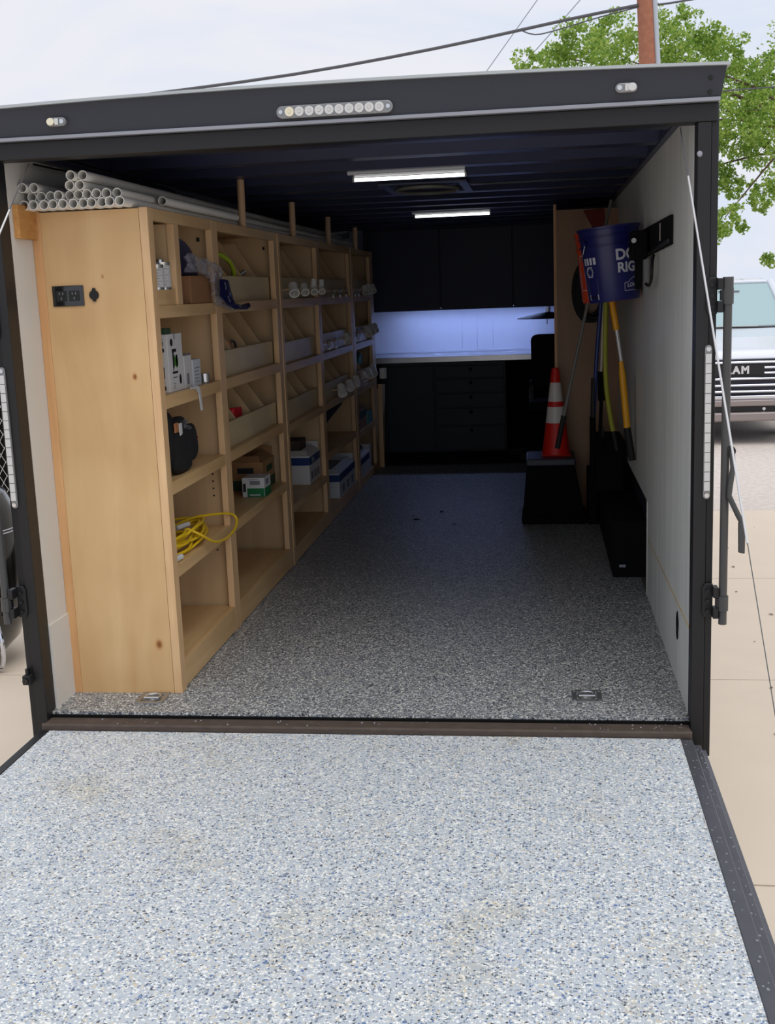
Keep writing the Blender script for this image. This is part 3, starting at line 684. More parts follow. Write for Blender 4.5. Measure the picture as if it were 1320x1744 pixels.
tag(box(.30, .775, 1.0455, .335, .81, 1.075).build('pipe_clamp', 'steel', bevel=.003), 'small dark metal clamp between carton and metal cap', 'clamp')
t = MB().prism([(.53, 1.052), (.62, 1.052), (.645, 1.044), (.66, 1.0), (.67, .955), (.645, .955), (.628, 1.02), (.60, 1.040), (.53, 1.046)], 'x', .4005, .404)
tag(t.build('paper_tag', 'paper', bevel=.0008), 'narrow white paper tag hanging over the second shelf edge', 'tag')

# tool bag
t = thing('tool_bag', 'black tool bag with stuffed pouches on the third shelf', 'tool bag', (.33, .5, .7455))
def blob(name, m, par, c, s, seed=0, wob=.06, kind=None, seg=18, ring=12):
    rnd = random.Random(seed); ph = [rnd.uniform(0, 6.28) for _ in range(4)]; vs = []; fs = []
    for i in range(ring+1):
        th = math.pi*i/ring
        for j in range(seg):
            a = 2*math.pi*j/seg; k = 1+wob*math.sin(3*a+ph[0]+th*2)+wob*.6*math.sin(5*th+ph[1]+2*a)
            # squarer profile
            ct, st = math.cos(th), math.sin(th)
            e = lambda q: math.copysign(abs(q)**.7, q)
            vs.append((c[0]+s[0]*e(st)*e(math.cos(a))*k, c[1]+s[1]*e(st)*e(math.sin(a))*k, c[2]+s[2]*e(ct)))
    for i in range(ring):
        for j in range(seg): fs.append((i*seg+j, i*seg+(j+1) % seg, (i+1)*seg+(j+1) % seg, (i+1)*seg+j))
    return MB().add(vs, fs).build(name, m, par, smooth=True)
blob('bag_body', 'fabric', t, (.30, .37, .868), (.07, .15, .122), 1, .03)
blob('side_pouch', 'fabric', t, (.35, .50, .85), (.03, .10, .10), 2, .04)
blob('side_pouch', 'fabric', t, (.37, .585, .845), (.02, .055, .07), 3, .05)
blob('lower_pouch', 'fabric', t, (.355, .49, .785), (.03, .10, .04), 4, .04)
MB().tube([(.36, .52, .845), (.378, .56, .835), (.384, .60, .84), (.386, .63, .86)], .003, 6).build('piping', 'maroon', t)
box(.37, .40, .90, .377, .44, .935).build('leather_flap', 'leather', t, .002)
box(.374, .445, .885, .379, .475, .93).build('white_label', 'paper', t, .002)
MB().cyl((.378, .50, .915), (.38, .56, .90), .008, 10).build('tool_handle', 'steel', t); MB().cyl((.378, .497, .93), (.383, .51, .93), .009, 10).build('buckle', 'steelb', t)
MB().tube([(.30, .26, .94), (.33, .30, .975), (.34, .36, .983), (.34, .43, .965), (.33, .48, .93)], .009, 8).build('strap', 'fabric', t, smooth=True)
# yellow extension cord coil
pts = []
rnd = random.Random(11)
for k in range(9*14):
    a = 2*math.pi*k/14; turn = k//14
    rx = .072+.016*math.sin(turn*1.7); ry = .27+.05*math.sin(turn*2.3+1)
    pts.append((.30+rx*math.cos(a)+.012*math.sin(turn*3.1), .56+ry*math.sin(a)*(.9)+.03*math.cos(turn*2), .4585+turn*.0078+.008*math.sin(a*2+turn)))
pts += [(.36, .50, .53), (.405, .53, .50), (.425, .62, .455), (.43, .75, .435), (.43, .87, .437), (.428, .95, .455), (.418, .98, .48), (.40, .95, .50), (.36, .86, .515), (.30, .76, .52), (.24, .66, .50)]
def smooth_path(P, n=3):
    out = []
    for i in range(len(P)-1):
        p0 = Vector(P[max(i-1, 0)]); p1 = Vector(P[i]); p2 = Vector(P[i+1]); p3 = Vector(P[min(i+2, len(P)-1)])
        for k in range(n):
            s = k/n; out.append(.5*((2*p1)+(-p0+p2)*s+(2*p0-5*p1+4*p2-p3)*s*s+(-p0+3*p1-3*p2+p3)*s**3))
    out.append(Vector(P[-1])); return out
t = thing('extension_cord', 'coiled yellow extension cord hanging over the fourth shelf edge', 'cord', (.3, .6, .45))
MB().tube(smooth_path(pts), .0052, 8).build('cord', 'cord', t, smooth=True)
MB().cyl((.375, .27, .463), (.385, .335, .463), .011, 10).build('plug', 'paper', t); MB().cyl((.30, .56, .52), (.33, .62, .525), .010, 10).build('socket_end', 'paper', t)

# second column: lime hose, valve bits, red piece
tag(MB().tube(smooth_path([(.30, 1.12, 1.53), (.32, 1.18, 1.545), (.33, 1.27, 1.552), (.335, 1.37, 1.54), (.335, 1.46, 1.515), (.33, 1.52, 1.475), (.32, 1.53, 1.40)]), .0105, 10).build('lime_hose', 'limeh', smooth=True), 'bright lime hose loop rising out of the top bin', 'hose')
t = thing('hose_valve', 'red and brass hose valve beside the lime hose', 'valve', (.32, 1.42, 1.37))
MB().cyl((.32, 1.40, 1.36), (.32, 1.39, 1.475), .013, 12).build('body', 'red', t); MB().cyl((.31, 1.64, 1.46), (.34, 1.68, 1.485), .009, 10).build('lever', 'steel', t)
MB().tube([(.315, 1.14, 1.50), (.325, 1.22, 1.50), (.33, 1.38, 1.47)], .004, 8).build('thin_tube', 'limeh', t)
t = thing('pipe_trap', 'brass and black curved fitting in the second bin row', 'fitting', (.31, 1.3, 1.06))
MB().tube(smooth_path([(.30, 1.10, 1.06), (.32, 1.13, 1.17), (.325, 1.16, 1.19), (.325, 1.2, 1.16), (.32, 1.22, 1.06)]), .007, 8).build('black_pipe', 'rubber', t, smooth=True)
MB().lathe([(0, 0), (.018, 0), (.018, .09), (.012, .10), (.012, .125), (0, .125)], (.325, 1.36, 1.06), 16).build('brass_body', 'leather', t, smooth=True)
MB().tube(smooth_path([(.325, 1.38, 1.17), (.33, 1.42, 1.185), (.33, 1.47, 1.17), (.33, 1.49, 1.13)]), .006, 8).build('curved_arm', 'steel', t, smooth=True)
tag(MB().prism([(1.38, .77), (1.52, .77), (1.50, .885), (1.36, .893), (1.35, .86)], 'x', .31, .335).build('red_clip', 'red', bevel=.004), 'bright red plastic piece in the third bin row', 'clip')
tag(MB().lathe([(0, 0), (.018, 0), (.018, .055), (.012, .06), (.012, .075), (0, .075)], (.335, 2.23, 1.10), 14).build('white_bottle', 'pvc', smooth=True), 'little white bottle at the left end of the middle bins', 'bottle')

# pvc fittings on pegs
def tee(x, y, z, s=1.0, kind=0):
    t = thing('pvc_fitting', '', 'pipe fitting', (x-.03, y, z-.03), 'pipe fittings pegged on the bin fronts')
    d = Vector((.25, -.75, -.6)).normalized()*.036*s
    c = Vector((x, y, z))
    MB().ring(c-d*.7, c+d, .022*s, .0035, 16).build('socket', 'pvc', t, smooth=True)
    MB().ring(c+d*.55, c+d*1.02, .0245*s, .006, 16).build('collar', 'pvc', t, smooth=True)
    if kind == 1: MB().ring(c+Vector((0, 0, .012)), c+Vector((0, .012, .055*s)), .018*s, .003, 14).build('branch', 'pvc', t, smooth=True)
    if kind == 2: MB().cyl(c, c+Vector((.0, .07, -.008)), .006, 8).build('side_spigot', 'pvc', t)
    MB().cyl((.3655, y, z-.004), tuple(c), .006, 8).build('peg', 'dowel', t)
    return t
def clampring(x, y, z, s=1.0):
    t = thing('pipe_clamp', '', 'clamp', (x-.03, y, z-.03), 'pipe clamps pegged on the bin fronts')
    MB().tube([(x+.006*math.sin(a), y+.020*s*math.sin(a), z+.022*s*math.cos(a)) for a in [2*math.pi*i/14 for i in range(14)]], .0035, 6, closed=True).build('band', 'steel', t, smooth=True)
    box(x-.006, y-.006, z-.040*s, x+.006, y+.006, z-.020*s).build('screw', 'steel', t)
    MB().cyl((.3655, y, z+.004), (x, y, z+.004), .005, 8).build('peg', 'dowel', t)
    return t
FT = [('t', 2.32, 1.402, 1.1, 0, 'fat white pvc coupling on the top bin front, nearest of its row'),
 ('t', 2.60, 1.402, .95, 0, 'white pvc coupling on the top bin front, second from the doorway'),
 ('t', 2.86, 1.402, .9, 1, 'white pvc tee on the top bin front, third from the doorway'),
 ('t', 3.09, 1.402, .85, 1, 'white pvc tee with side spigot on the top bin front beside the cabinet joint'),
 ('c', 3.62, 1.385, 1, 0, 'steel pipe clamp on the top bin front, first in the fourth column'),
 ('c', 3.88, 1.385, 1, 0, 'steel pipe clamp on the top bin front, second in the fourth column'),
 ('c', 4.12, 1.385, 1, 0, 'steel pipe clamp on the top bin front, third in the fourth column'),
 ('c', 4.50, 1.385, 1, 0, 'steel pipe clamp on the top bin front beside the last cabinet joint'),
 ('c', 4.66, 1.385, 1, 0, 'steel pipe clamp on the top bin front before the far white couplings'),
 ('t', 4.80, 1.392, 1, 0, 'white coupling on the far top bin front, nearest of three'),
 ('t', 4.98, 1.398, 1.1, 0, 'white coupling on the far top bin front, middle of three'),
 ('t', 5.18, 1.400, 1, 2, 'white coupling on the far top bin front, last of three'),
 ('c', 3.40, 1.075, 1, 0, 'steel clamp on the second bin row, first in the fourth column'),
 ('c', 3.65, 1.075, 1.1, 0, 'steel clamp on the second bin row, second in the fourth column'),
 ('t', 3.90, 1.085, 1.0, 2, 'pale fitting with side spigot on the second bin row, fourth column'),
 ('c', 4.15, 1.085, 1.0, 0, 'steel clamp on the second bin row beside the last cabinet joint'),
 ('c', 4.58, 1.088, 1.5, 0, 'large steel band clamp on the far second bin row'),
 ('t', 4.82, 1.095, 1.15, 0, 'white coupling on the far second bin row, nearest of three'),
 ('t', 5.02, 1.105, 1.3, 0, 'large white coupling on the far second bin row, middle of three'),
 ('t', 5.22, 1.105, 1.1, 2, 'white elbow on the far second bin row, last of three'),
 ('t', 3.62, .775, 1.2, 2, 'round white cap fitting on the third bin row, nearest of its row'),
 ('t', 3.93, .780, 1.1, 2, 'white fitting on the third bin row, second from the doorway'),
 ('t', 4.20, .785, 1.1, 0, 'white ring fitting on the third bin row beside the cabinet joint'),
 ('t', 4.58, .790, 1.0, 0, 'white ring fitting on the far third bin row, nearest of three'),
 ('t', 4.80, .795, 1.15, 0, 'white coupling on the far third bin row, middle of three'),
 ('t', 5.02, .80, 1.3, 0, 'large white coupling on the far third bin row, last of three')]
for k, y, z, s, kd, lab in FT:
    o = tee(.428, y, z, s, kd) if k == 't' else clampring(.402, y, z, s)
    o['label'] = lab
t = thing('pvc_fitting', 'white elbow standing on the white board end past the shelves', 'pipe fitting', (.45, 5.5, .72))
MB().ring((.44, 5.50, .70), (.44, 5.50, .78), .028, .005, 16).build('socket', 'pvc', t, smooth=True)
tag(MB().prism([(5.01, .835), (5.18, .838), (5.20, .90), (5.10, .93), (5.03, .89)], 'x', .30, .33).build('plastic_pouch', 'teal', bevel=.004), 'crumpled pale pouch sticking out of the far third bin', 'pouch')
tag(MB().cyl((.33, 4.50, .835), (.33, 4.55, .843), .018, 12).build('white_ball', 'pvc', smooth=True), 'bright white round ball peeking over the far third bin front', 'ball')

# cartons
def carton(x0, y0, z0, x1, y1, z1, body, label, band=None, bz=None, flaps=True, name='carton_box'):
    t = thing(name, label, 'box', ((x0+x1)/2, (y0+y1)/2, z0))
    mb = MB(); mb.box(x0, y0, z0, x1, y1, z1); mb.build('carton', body, t, .0015)
    if band:
        b0, b1 = bz; box(x1, y0+.002, b0, x1+.0008, y1-.002, b1).build('printed_band', band, t); box(x0, y0-.0008, b0, x1, y0, b1).build('printed_band', band, t)
    if flaps:
        MB().prism([(y0, z1), (y0+.006, z1), (y0-.03, z1+.035), (y0-.036, z1+.033)], 'x', x0+.01, x1-.01).build('flap', body, t)
        MB().prism([(y1-.006, z1), (y1, z1), (y1+.01, z1+.045), (y1+.004, z1+.045)], 'x', x0+.01, x1-.01).build('flap', body, t)
        MB().prism([(x1-.004, z1), (x1, z1), (x1-.05, z1+.03), (x1-.054, z1+.028)], 'y', y0+.02, y1-.02).build('flap', body, t)
    return t
b1 = carton(.07, 1.78, .4505, .345, 2.032, .59, 'cardd', 'open brown cardboard box with dark green base band, fourth row', 'dkgreen', (.452, .50))
box(.3455, 1.86, .53, .3462, 1.98, .56).build('printed_mark', 'dkgreen', b1)
box(.22, 1.7788, .535, .30, 1.7796, .562).build('hand_hole', 'ink', b1)
t = thing('green_carton', 'small white and green carton in front of the open brown box', 'box', (.35, 1.45, .4505))
box(.285, 1.61, .4505, .391, 1.735, .541).build('carton', 'paper', t, .001)
for nm, m_, (xa, za, xb, zb) in (('green_band', 'green', (.308, .4515, .390, .492)), ('bar_print', 'inkg', (.322, .508, .37, .527)), ('picture_print', 'ink', (.289, .475, .302, .515)), ('white_line', 'paper2', (.32, .458, .37, .463)), ('printed_line', 'inkg', (.315, .532, .36, .5345))):
    box(xa, 1.6088 if nm != 'white_line' else 1.6082, za, xb, 1.6096 if nm != 'white_line' else 1.6087, zb).build(nm, m_, t)
box(.3914, 1.612, .4515, .3920, 1.733, .492).build('green_band', 'green', t); box(.3914, 1.64, .505, .3920, 1.69, .53).build('bar_print', 'inkg', t)
b2 = carton(.11, 2.80, .3065, .366, 3.122, .472, 'paper', 'open white carton with broad blue band on the lower shelf of the third column', 'blue', (.418, .462))
text_on('blue_box_lettering', 'Bon', .045, frame_mtx((.3672, 2.90, .441), (0, 1, 0), (0, 0, 1)), 'paper', b2, .001)
for k in range(3): box(.3665, 2.84+k*.09, .33, .3669, 2.90+k*.09, .375).build('printed_mark', 'inkg', b2)
box(.16, 2.7988, .375, .25, 2.7992, .379).build('printed_line', 'inkg', b2)
tag(box(.12, 2.86, .474, .30, 3.05, .55).build('inner_flap_stack', 'rust', bevel=.002), 'dark red edged packet lying inside the open white carton', 'packet')
b3 = carton(.12, 3.58, .0855, .395, 4.20, .245, 'paper2', 'white carton with blue band on bottom shelf of the fourth column', 'blue', (.192, .236))
for k in range(3): box(.3955, 3.68+k*.18, .11, .3959, 3.76+k*.18, .16).build('printed_mark', 'inkg', b3)
b4 = carton(.15, 4.53, .0625, .388, 4.95, .205, 'paper', 'white and blue carton on the bottom shelf of the farthest cabinet', 'blue', (.15, .192))
tag(box(.16, 4.56, .2055, .36, 4.93, .235).build('paper_stack', 'paper2', bevel=.002), 'stack of pale papers on top of the farthest bottom carton', 'papers')
tag(MB().cyl((.27, 4.80, .2355), (.27, 4.80, .262), .085, 24).build('dark_dish', 'blackp', smooth=True), 'dark round dish above the farthest bottom carton', 'dish')
tag(box(.3, 4.96, .0625, .385, 5.05, .24).build('tall_packet', 'paper', bevel=.002), 'thin upright pale packet beside the farthest bottom carton', 'packet')
b5 = carton(.14, 4.50, .4025, .385, 4.90, .545, 'cardd', 'tan box with dark green band on the farthest fourth row shelf', 'dkgreen', (.475, .53), flaps=False)
b6 = carton(.2, 4.94, .4025, .394, 5.15, .49, 'teal', 'small teal box right of the tan box on the farthest shelf', None, None, flaps=False)
tag(MB().prism([(3.24, .60), (3.30, .53), (3.45, .565), (3.75, .60), (4.10, .635), (4.15, .672), (3.3, .675)], 'x', .06, .345).build('black_bag', 'fabric', bevel=.01), 'black slumped bag hanging under the fourth column bins', 'bag')
tag(box(.08, 3.26, .4305, .31, 3.60, .53).build('brown_carton', 'card', bevel=.002), 'small brown carton below the black bag', 'box')

# white board past the shelves
t = thing('leaning_board', 'tall narrow pale board leaning past the far shelf end', 'board', (.42, 5.5, 0))
MB().prism([(5.45, 0), (5.49, 0), (5.66, .64), (5.46, .66)], 'x', .40, .43).build('board', 'birch_e', t, .001); box(.10, 5.46, .0, .398, 5.475, .62).build('side_board', 'birch_v', t)

# ============================================================ far end workbench
t = thing('upper_cabinet', 'dark navy wall cabinet above the backsplash, left of three doors', 'cabinet', (.55, 6.2, 1.21))
def upcab(x0, x1, label, t=None):
    t = t or thing('upper_cabinet', label, 'cabinet', ((x0+x1)/2, 6.2, 1.21))
    t['group'] = 'dark wall cabinets'
    box(x0, 5.995, 1.222, x1, LEN-.001, 1.866).build('body', 'cabn', t); box(x0, 5.995, 1.206, x1, 6.01, 1.2215).build('light_rail', 'cabn', t); box(x0+.004, 5.97, 1.212, x1-.004, 5.9945, 1.852).build('door', 'cabn', t, .002)
upcab(.25, .873, '', t)
upcab(.8735, 1.46, 'dark navy wall cabinet above the backsplash, middle wide door')
upcab(1.4605, 1.92, 'dark navy wall cabinet above the backsplash, right door beside the plywood')
t = thing('undercabinet_light', 'blue glowing strip light under the wall cabinets', 'light', (1.1, 6.4, 1.195))
box(.45, 6.36, 1.2165, 1.75, 6.40, 1.2215).build('housing', 'lampw', t); box(.47, 6.362, 1.2145, 1.73, 6.398, 1.2163).build('diffuser', 'ledb', t)
bs = [o for o in COL.objects if o.name == 'wall_back'][0]
for a, b in ((.2, .995), (1.0, 1.125), (1.13, 1.265), (1.27, 2.1)): box(a, LEN-.006, .84, b, LEN-.0005, 1.21).build('backsplash_panel', 'white', bs, .001)
t = thing('worktop', 'pale metal worktop along the back wall under blue light', 'worktop', (1.0, 6.3, .78))
box(.18, 5.955, .785, 2.1, LEN-.007, .832).build('slab', 'count', t, .003); box(.18, LEN-.035, .8325, 2.1, LEN-.008, .85).build('upstand', 'white', t, .002)
rnd = random.Random(5)
for k in range(4):
    x = .80+.2*k+rnd.uniform(-.04, .04); y = rnd.uniform(6.0, 6.4); a = rnd.uniform(-.5, .5)
    m_ = MB(); m_.X = Matrix.Translation((x, y, .8325)) @ Euler((0, 0, a)).to_matrix().to_4x4(); m_.box(-.03, -.1, 0, .03, .1, .0015)
    tag(m_.build('paper_sheet', 'white'), ['leftmost white paper scrap on the metal worktop', 'second white paper scrap from the left on the worktop', 'third white paper scrap from the left on the worktop', 'rightmost white paper scrap on the worktop, by the chair'][k], 'paper', 'paper scraps on the worktop')
t = thing('base_cabinet', 'dark base cabinet with a single plain door under the worktop', 'cabinet', (.6, 6.2, 0))
box(.36, 6.0, .04, .80, LEN-.01, .78).build('body', 'cabl', t); box(.405, 5.975, .06, .793, 5.9995, .755).build('door', 'cabl', t, .002); box(.36, 6.04, 0, .8, 6.08, .0395).build('toe_kick', 'blackm', t)
t = thing('drawer_cabinet', 'dark base cabinet with five drawers and round black knobs', 'cabinet', (1.08, 6.2, 0))
box(.801, 6.0, .04, 1.385, LEN-.01, .78).build('body', 'cabl', t); box(.801, 6.04, 0, 1.385, 6.08, .0395).build('toe_kick', 'blackm', t)
zz = [.755, .645, .525, .405, .255, .05]
for a, b in zip(zz[:-1], zz[1:]):
    d = box(.815, 5.975, b+.006, 1.372, 5.9995, a-.006).build('drawer', 'cabl', t, .002); zc = a-.035
    MB().cyl((1.10, 5.9745, zc), (1.10, 5.965, zc), .014, 14).build('knob', 'blackm', d)
struct(box(1.386, 6.4, 0, 2.12, 6.42, .784).build('shade_kneehole', 'blackm')); struct(box(.0, 6.0, 0, .359, 6.42, .784).build('shade_corner', 'blackm'))  # added black panels: the dark of the recesses under the worktop, put into colour
struct(box(.0, 6.0, 1.8665, W, 6.04, 1.9045).build('wall_soffit', 'cabn'))
# dim items on floor in front
SL = ['leftmost black strap', 'second black strap from the left', 'third black strap from the left', 'rightmost black strap']
for i, (x, y) in enumerate(((.62, 5.82), (.8, 5.86), (1.05, 5.84), (1.25, 5.88))):
    tag(MB().tube(smooth_path([(x-.09, y, .012), (x-.03, y+.03, .02), (x+.03, y-.02, .015), (x+.10, y+.02, .012)]), .012, 8).build('floor_strap', 'blackm', smooth=True), SL[i]+' lying on the dark mat before the base cabinets', 'strap', 'black straps on the far mat')
mt = MB().box(.3, 5.50, .0003, 1.75, 5.95, .008).build('floor_mat', 'rubber', bevel=.002); tag(mt, 'dark rubber mat across the far end of the floor', 'mat')

# office chair
t = thing('office_chair', 'black office chair with tall rounded back before the worktop', 'chair', (1.72, 5.45, 0))
MB().prism([(1.605, .62), (1.60, .98), (1.62, 1.005), (1.66, 1.012), (1.96, 1.012), (1.98, .98), (1.97, .62)], 'y', 5.30, 5.37).build('backrest', 'fabric', t, .015)
MB().prism([(1.58, .42), (1.98, .42), (1.98, .50), (1.58, .50)], 'y', 5.37, 5.82).build('seat', 'fabric', t, .02)
box(1.765, 5.33, .36, 1.80, 5.36, .62).build('back_bracket', 'blackp', t)
MB().cyl((1.78, 5.6, .10), (1.78, 5.6, .42), .025, 12).build('gas_lift', 'blackp', t)
for k in range(5):
    a = 2*math.pi*k/5+.3; ex, ey = 1.78+.27*math.cos(a), 5.6+.20*math.sin(a)
    MB().tube([(1.78, 5.6, .11), (ex, ey, .075)], [.022, .014], 8).build('base_arm', 'blackp', t)
    MB().cyl((ex, ey-.012, .028), (ex, ey+.012, .028), .0275, 12).build('caster', 'rubber', t)
box(1.585, 5.42, .62, 1.62, 5.68, .65).build('armrest', 'fabric', t, .008); box(1.59, 5.52, .5, 1.612, 5.56, .62).build('armrest_post', 'blackp', t)
MB().cyl((1.588, 5.38, .52), (1.588, 5.38, .60), .008, 8).build('lever', 'steel', t)
# hanging lamp shade
t = thing('pendant_shade', 'flat black lamp shade hanging below the right wall cabinet', 'lamp', (1.72, 6.15, 1.10))
MB().lathe([(.012, .045), (.06, .040), (.245, .0), (.245, -.006), (.05, .03), (.0, .034)], (1.73, 6.12, 1.115), 28).build('shade', 'blackp', t, smooth=True)
MB().cyl((1.73, 6.12, 1.155), (1.73, 6.12, 1.211), .012, 12).build('mount', 'steelb', t); MB().cyl((1.75, 6.12, 1.155), (1.752, 6.12, 1.208), .006, 8).build('bracket', 'steel', t)
MB().cyl((1.73, 6.12, 1.06), (1.73, 6.12, 1.14), .0035, 6).build('pull_cord', 'blackp', t)

# ceiling lamps
def tube_lamp(x0, x1, y, zc, label):
    t = thing('ceiling_lamp', label, 'lamp', ((x0+x1)/2, y, zc-.03), 'ceiling tube lamps')
    box(x0-.01, y-.13, zc-.012, x1+.01, y+.02, zc-.0035).build('housing', 'frame', t, .002)
    box(x0-.01, y-.1345, zc-.014, x1+.01, y-.1305, zc-.0035).build('edge_strip', 'steelb', t)
    MB().cyl((x0, y, zc-.022), (x1, y, zc-.022), .0075, 12).build('tube', 'led', t, smooth=True)
    for x in (x0-.008, x1): box(x, y-.010, zc-.031, x+.008, y+.010, zc-.0125).build('end_clip', 'lampw', t)
tube_lamp(.885, 1.361, 1.55, 1.8715, 'lit white tube lamp on the ceiling, nearer the doorway')
tube_lamp(.865, 1.352, 4.26, 1.8715, 'lit white tube lamp on the ceiling, farther inside')
t = thing('roof_vent', 'round roof vent in a square frame between the ceiling lamps', 'vent', (1.13, 2.3, 1.85))
v = MB(); v.box(.92, 2.02, 1.862, 1.34, 2.06, 1.8715); v.box(.92, 2.54, 1.862, 1.34, 2.58, 1.8715); v.box(.92, 2.06, 1.862, .96, 2.54, 1.8715); v.box(1.30, 2.06, 1.862, 1.34, 2.54, 1.8715); v.build('frame', 'navy', t, .002)
MB().tube([(1.13+.15*math.cos(a), 2.3+.2*math.sin(a), 1.855) for a in [2*math.pi*i/28 for i in range(28)]], .009, 8, closed=True).build('ring', 'greyp', t, smooth=True)
MB().lathe([(0, 0), (.13, 0)], (1.13, 2.3, 1.868), 20).build('dome', 'blackp', t)

# ============================================================ right side
t = thing('side_cabinet', 'tall plywood cabinet side standing against the right wall', 'cabinet', (1.95, 3.7, 0))
box(1.775, 3.45, .0, W-.001, 3.47, 1.80).build('side_panel', 'panel_dark', t); box(1.757, 3.445, 0, 1.774, 3.475, 1.832).build('stile', 'pine', t, .001)
box(1.775, 3.475, 0, 1.79, 4.6, 1.80).build('door', 'panel_dark', t); box(1.775, 4.6, 0, W-.001, 4.62, 1.80).build('side_panel', 'panel_dark', t); box(1.79, 3.4705, 1.78, W-.001, 4.6, 1.80).build('top_panel', 'panel_dark', t)
tag(MB().prism([(1.93, 1.79), (2.05, 1.80), (2.06, 1.62), (2.02, 1.62)], 'y', 3.438, 3.448).build('red_pennant', 'maroon'), 'faded red triangular flag on the tall plywood cabinet', 'flag')
# wheel box
t = thing('wheel_well_cover', 'long low black box over the wheel along the right wall', 'wheel box', (2.07, 2.9, 0))
box(2.0, 1.83, .0, W+.028, 3.44, .272).build('cover', 'blackm', t, .004); box(2.03, 1.8285, .05, 2.06, 1.8299, .062).build('worn_patch', 'lip', t)
# black tote and cone
t = thing('storage_tote', 'black plastic tote with grey lid standing on the open floor', 'tote', (1.74, 3.22, 0))
MB().add([(1.555, 3.1, .002), (1.925, 3.1, .002), (1.925, 3.40, .002), (1.555, 3.40, .002), (1.585, 3.09, .345), (1.862, 3.09, .345), (1.862, 3.41, .345), (1.585, 3.41, .345)],
         [(0, 3, 2, 1), (4, 5, 6, 7), (0, 1, 5, 4), (1, 2, 6, 5), (2, 3, 7, 6), (3, 0, 4, 7)]).build('body', 'blackm', t, .012)
box(1.553, 3.085, .005, 1.93, 3.415, .05).build('foot_rim', 'blackm', t, .01)
box(1.582, 3.08, .346, 1.866, 3.425, .388).build('lid', 'fascia', t, .008)
t = thing('traffic_cone', 'red orange traffic cone with two white bands on the black tote', 'cone', (1.757, 3.27, .3885))
CB = (1.757, 3.27, .3885); H = .50
def cr_(z): return .082-.060*(z/H)
segs = [(0.0, .19, 'cone'), (.19, .285, 'conew'), (.285, .315, 'cone'), (.315, .425, 'conew'), (.425, .5, 'cone')]
for a, b, m_ in segs: MB().lathe([(cr_(a), a), (cr_(b), b)], CB, 28).build('band' if m_ == 'conew' else 'shell', m_, t, smooth=True)
MB().lathe([(.022, .5), (.020, .508), (.014, .508), (.012, .45)], CB, 20).build('tip', 'cone', t, smooth=True)
box(CB[0]-.085, CB[1]-.085, .3886, CB[0]+.085, CB[1]+.085, .394).build('base', 'cone', t, .004)

# bucket helper
def bucket(cx, cy, z, H_, r0, r1, tilt, m, label, yaw=0):
    t = thing('bucket', label, 'bucket', (cx, cy, z)); X = Matrix.Translation((cx, cy, z)) @ Euler((0, tilt, yaw)).to_matrix().to_4x4()
    def R(zz): return r0+(r1-r0)*zz/H_
    a = MB(); a.X = X
    a.lathe([(0, .004), (r0-.004, .0), (r0, .006), (R(H_*.74), H_*.74), (R(H_*.74)+.007, H_*.745), (R(H_*.76)+.007, H_*.76), (R(H_*.76), H_*.765), (R(H_*.86), H_*.86), (R(H_*.86)+.006, H_*.865), (R(H_*.88)+.006, H_*.88), (R(H_*.88), H_*.885), (R(H_)+.002, H_-.012), (R(H_)+.007, H_-.01), (R(H_)+.007, H_), (R(H_)-.004, H_), (R(H_*.6)-.005, H_*.6), (r0-.006, .01), (0, .01)], n=40)
    a.build('pail', m, t, smooth=True)
    return t, X, R
bk, BX, BR = bucket(2.006, 1.78, 1.292, .325, .112, .133, math.radians(-5), 'bucket', 'blue plastic bucket with white lettering hanging on the right wall rack')
def wrap(ang0, z0, X=BX, R=BR):
    def f(v):
        z = z0+v[1]; r = R(z)+.0009; a = ang0+v[0]/r
        return tuple(X @ Vector((r*math.cos(a), r*math.sin(a), z)))
    return f
text_on('bucket_lettering', 'DO IT', .064, None, 'whitep', bk, .0022, warp=wrap(-1.47, .196), align='LEFT')
text_on('bucket_lettering', 'RIGHT', .058, None, 'whitep', bk, .002, warp=wrap(-1.43, .140), align='LEFT')
text_on('bucket_lettering', "LOWE'S", .024, None, 'whitep', bk, .0006, warp=wrap(-.72, .062))
wf = wrap(-.72, .062)
def line_on(pts, wf, wd=.0022):
    mb = MB()
    for (a, b) in zip(pts[:-1], pts[1:]):
        n = 5
        for k in range(n):
            p = Vector(a).lerp(Vector(b), k/n); q = Vector(a).lerp(Vector(b), (k+1)/n); d = (q-p).normalized(); nn = Vector((-d.y, d.x))*wd/2
            mb.add([wf((p+nn)), wf((p-nn)), wf((q-nn)), wf((q+nn))], [(0, 1, 2, 3)])
    return mb
line_on([(-.055, -.022), (.055, -.022), (.055, .012), (.03, .016), (.03, .022), (0, .036), (-.03, .022), (-.03, .016), (-.055, .012), (-.055, -.022)], wf).build('house_logo_outline', 'whitep', bk)
w2_ = wrap(-2.5, .0)
def w2(p):
    p = Vector(p); return w2_(Vector((p.x*1.7, (p.y-.01)*.86+.004)))
mb = MB()
for k in range(4):
    mb.add([w2(p) for p in ((-.022+.012*k, .20), (-.014+.012*k, .20), (-.014+.012*k, .235), (-.022+.012*k, .235))], [(0, 1, 2, 3)])
for i in range(7):
    z = .185-.008*i; wd = .018-.004*abs(i-3)*.5; mb.add([w2(p) for p in ((-wd, z), (wd*.6, z), (wd*.6, z+.005), (-wd, z+.005))], [(0, 1, 2, 3)])
mb.add([w2(p) for p in ((-.016, .022), (.018, .022), (.018, .048), (-.016, .048))], [(0, 1, 2, 3)])
mb.build('printed_warning_marks', 'whitep', bk)
mb = MB()
for i in range(11): mb.add([w2(p) for p in ((-.02, .122-.007*i), (.02, .122-.007*i), (.02, .1245-.007*i), (-.02, .1245-.007*i))], [(0, 1, 2, 3)])
mb.build('printed_fine_lines', 'inkg', bk)
mb = MB()
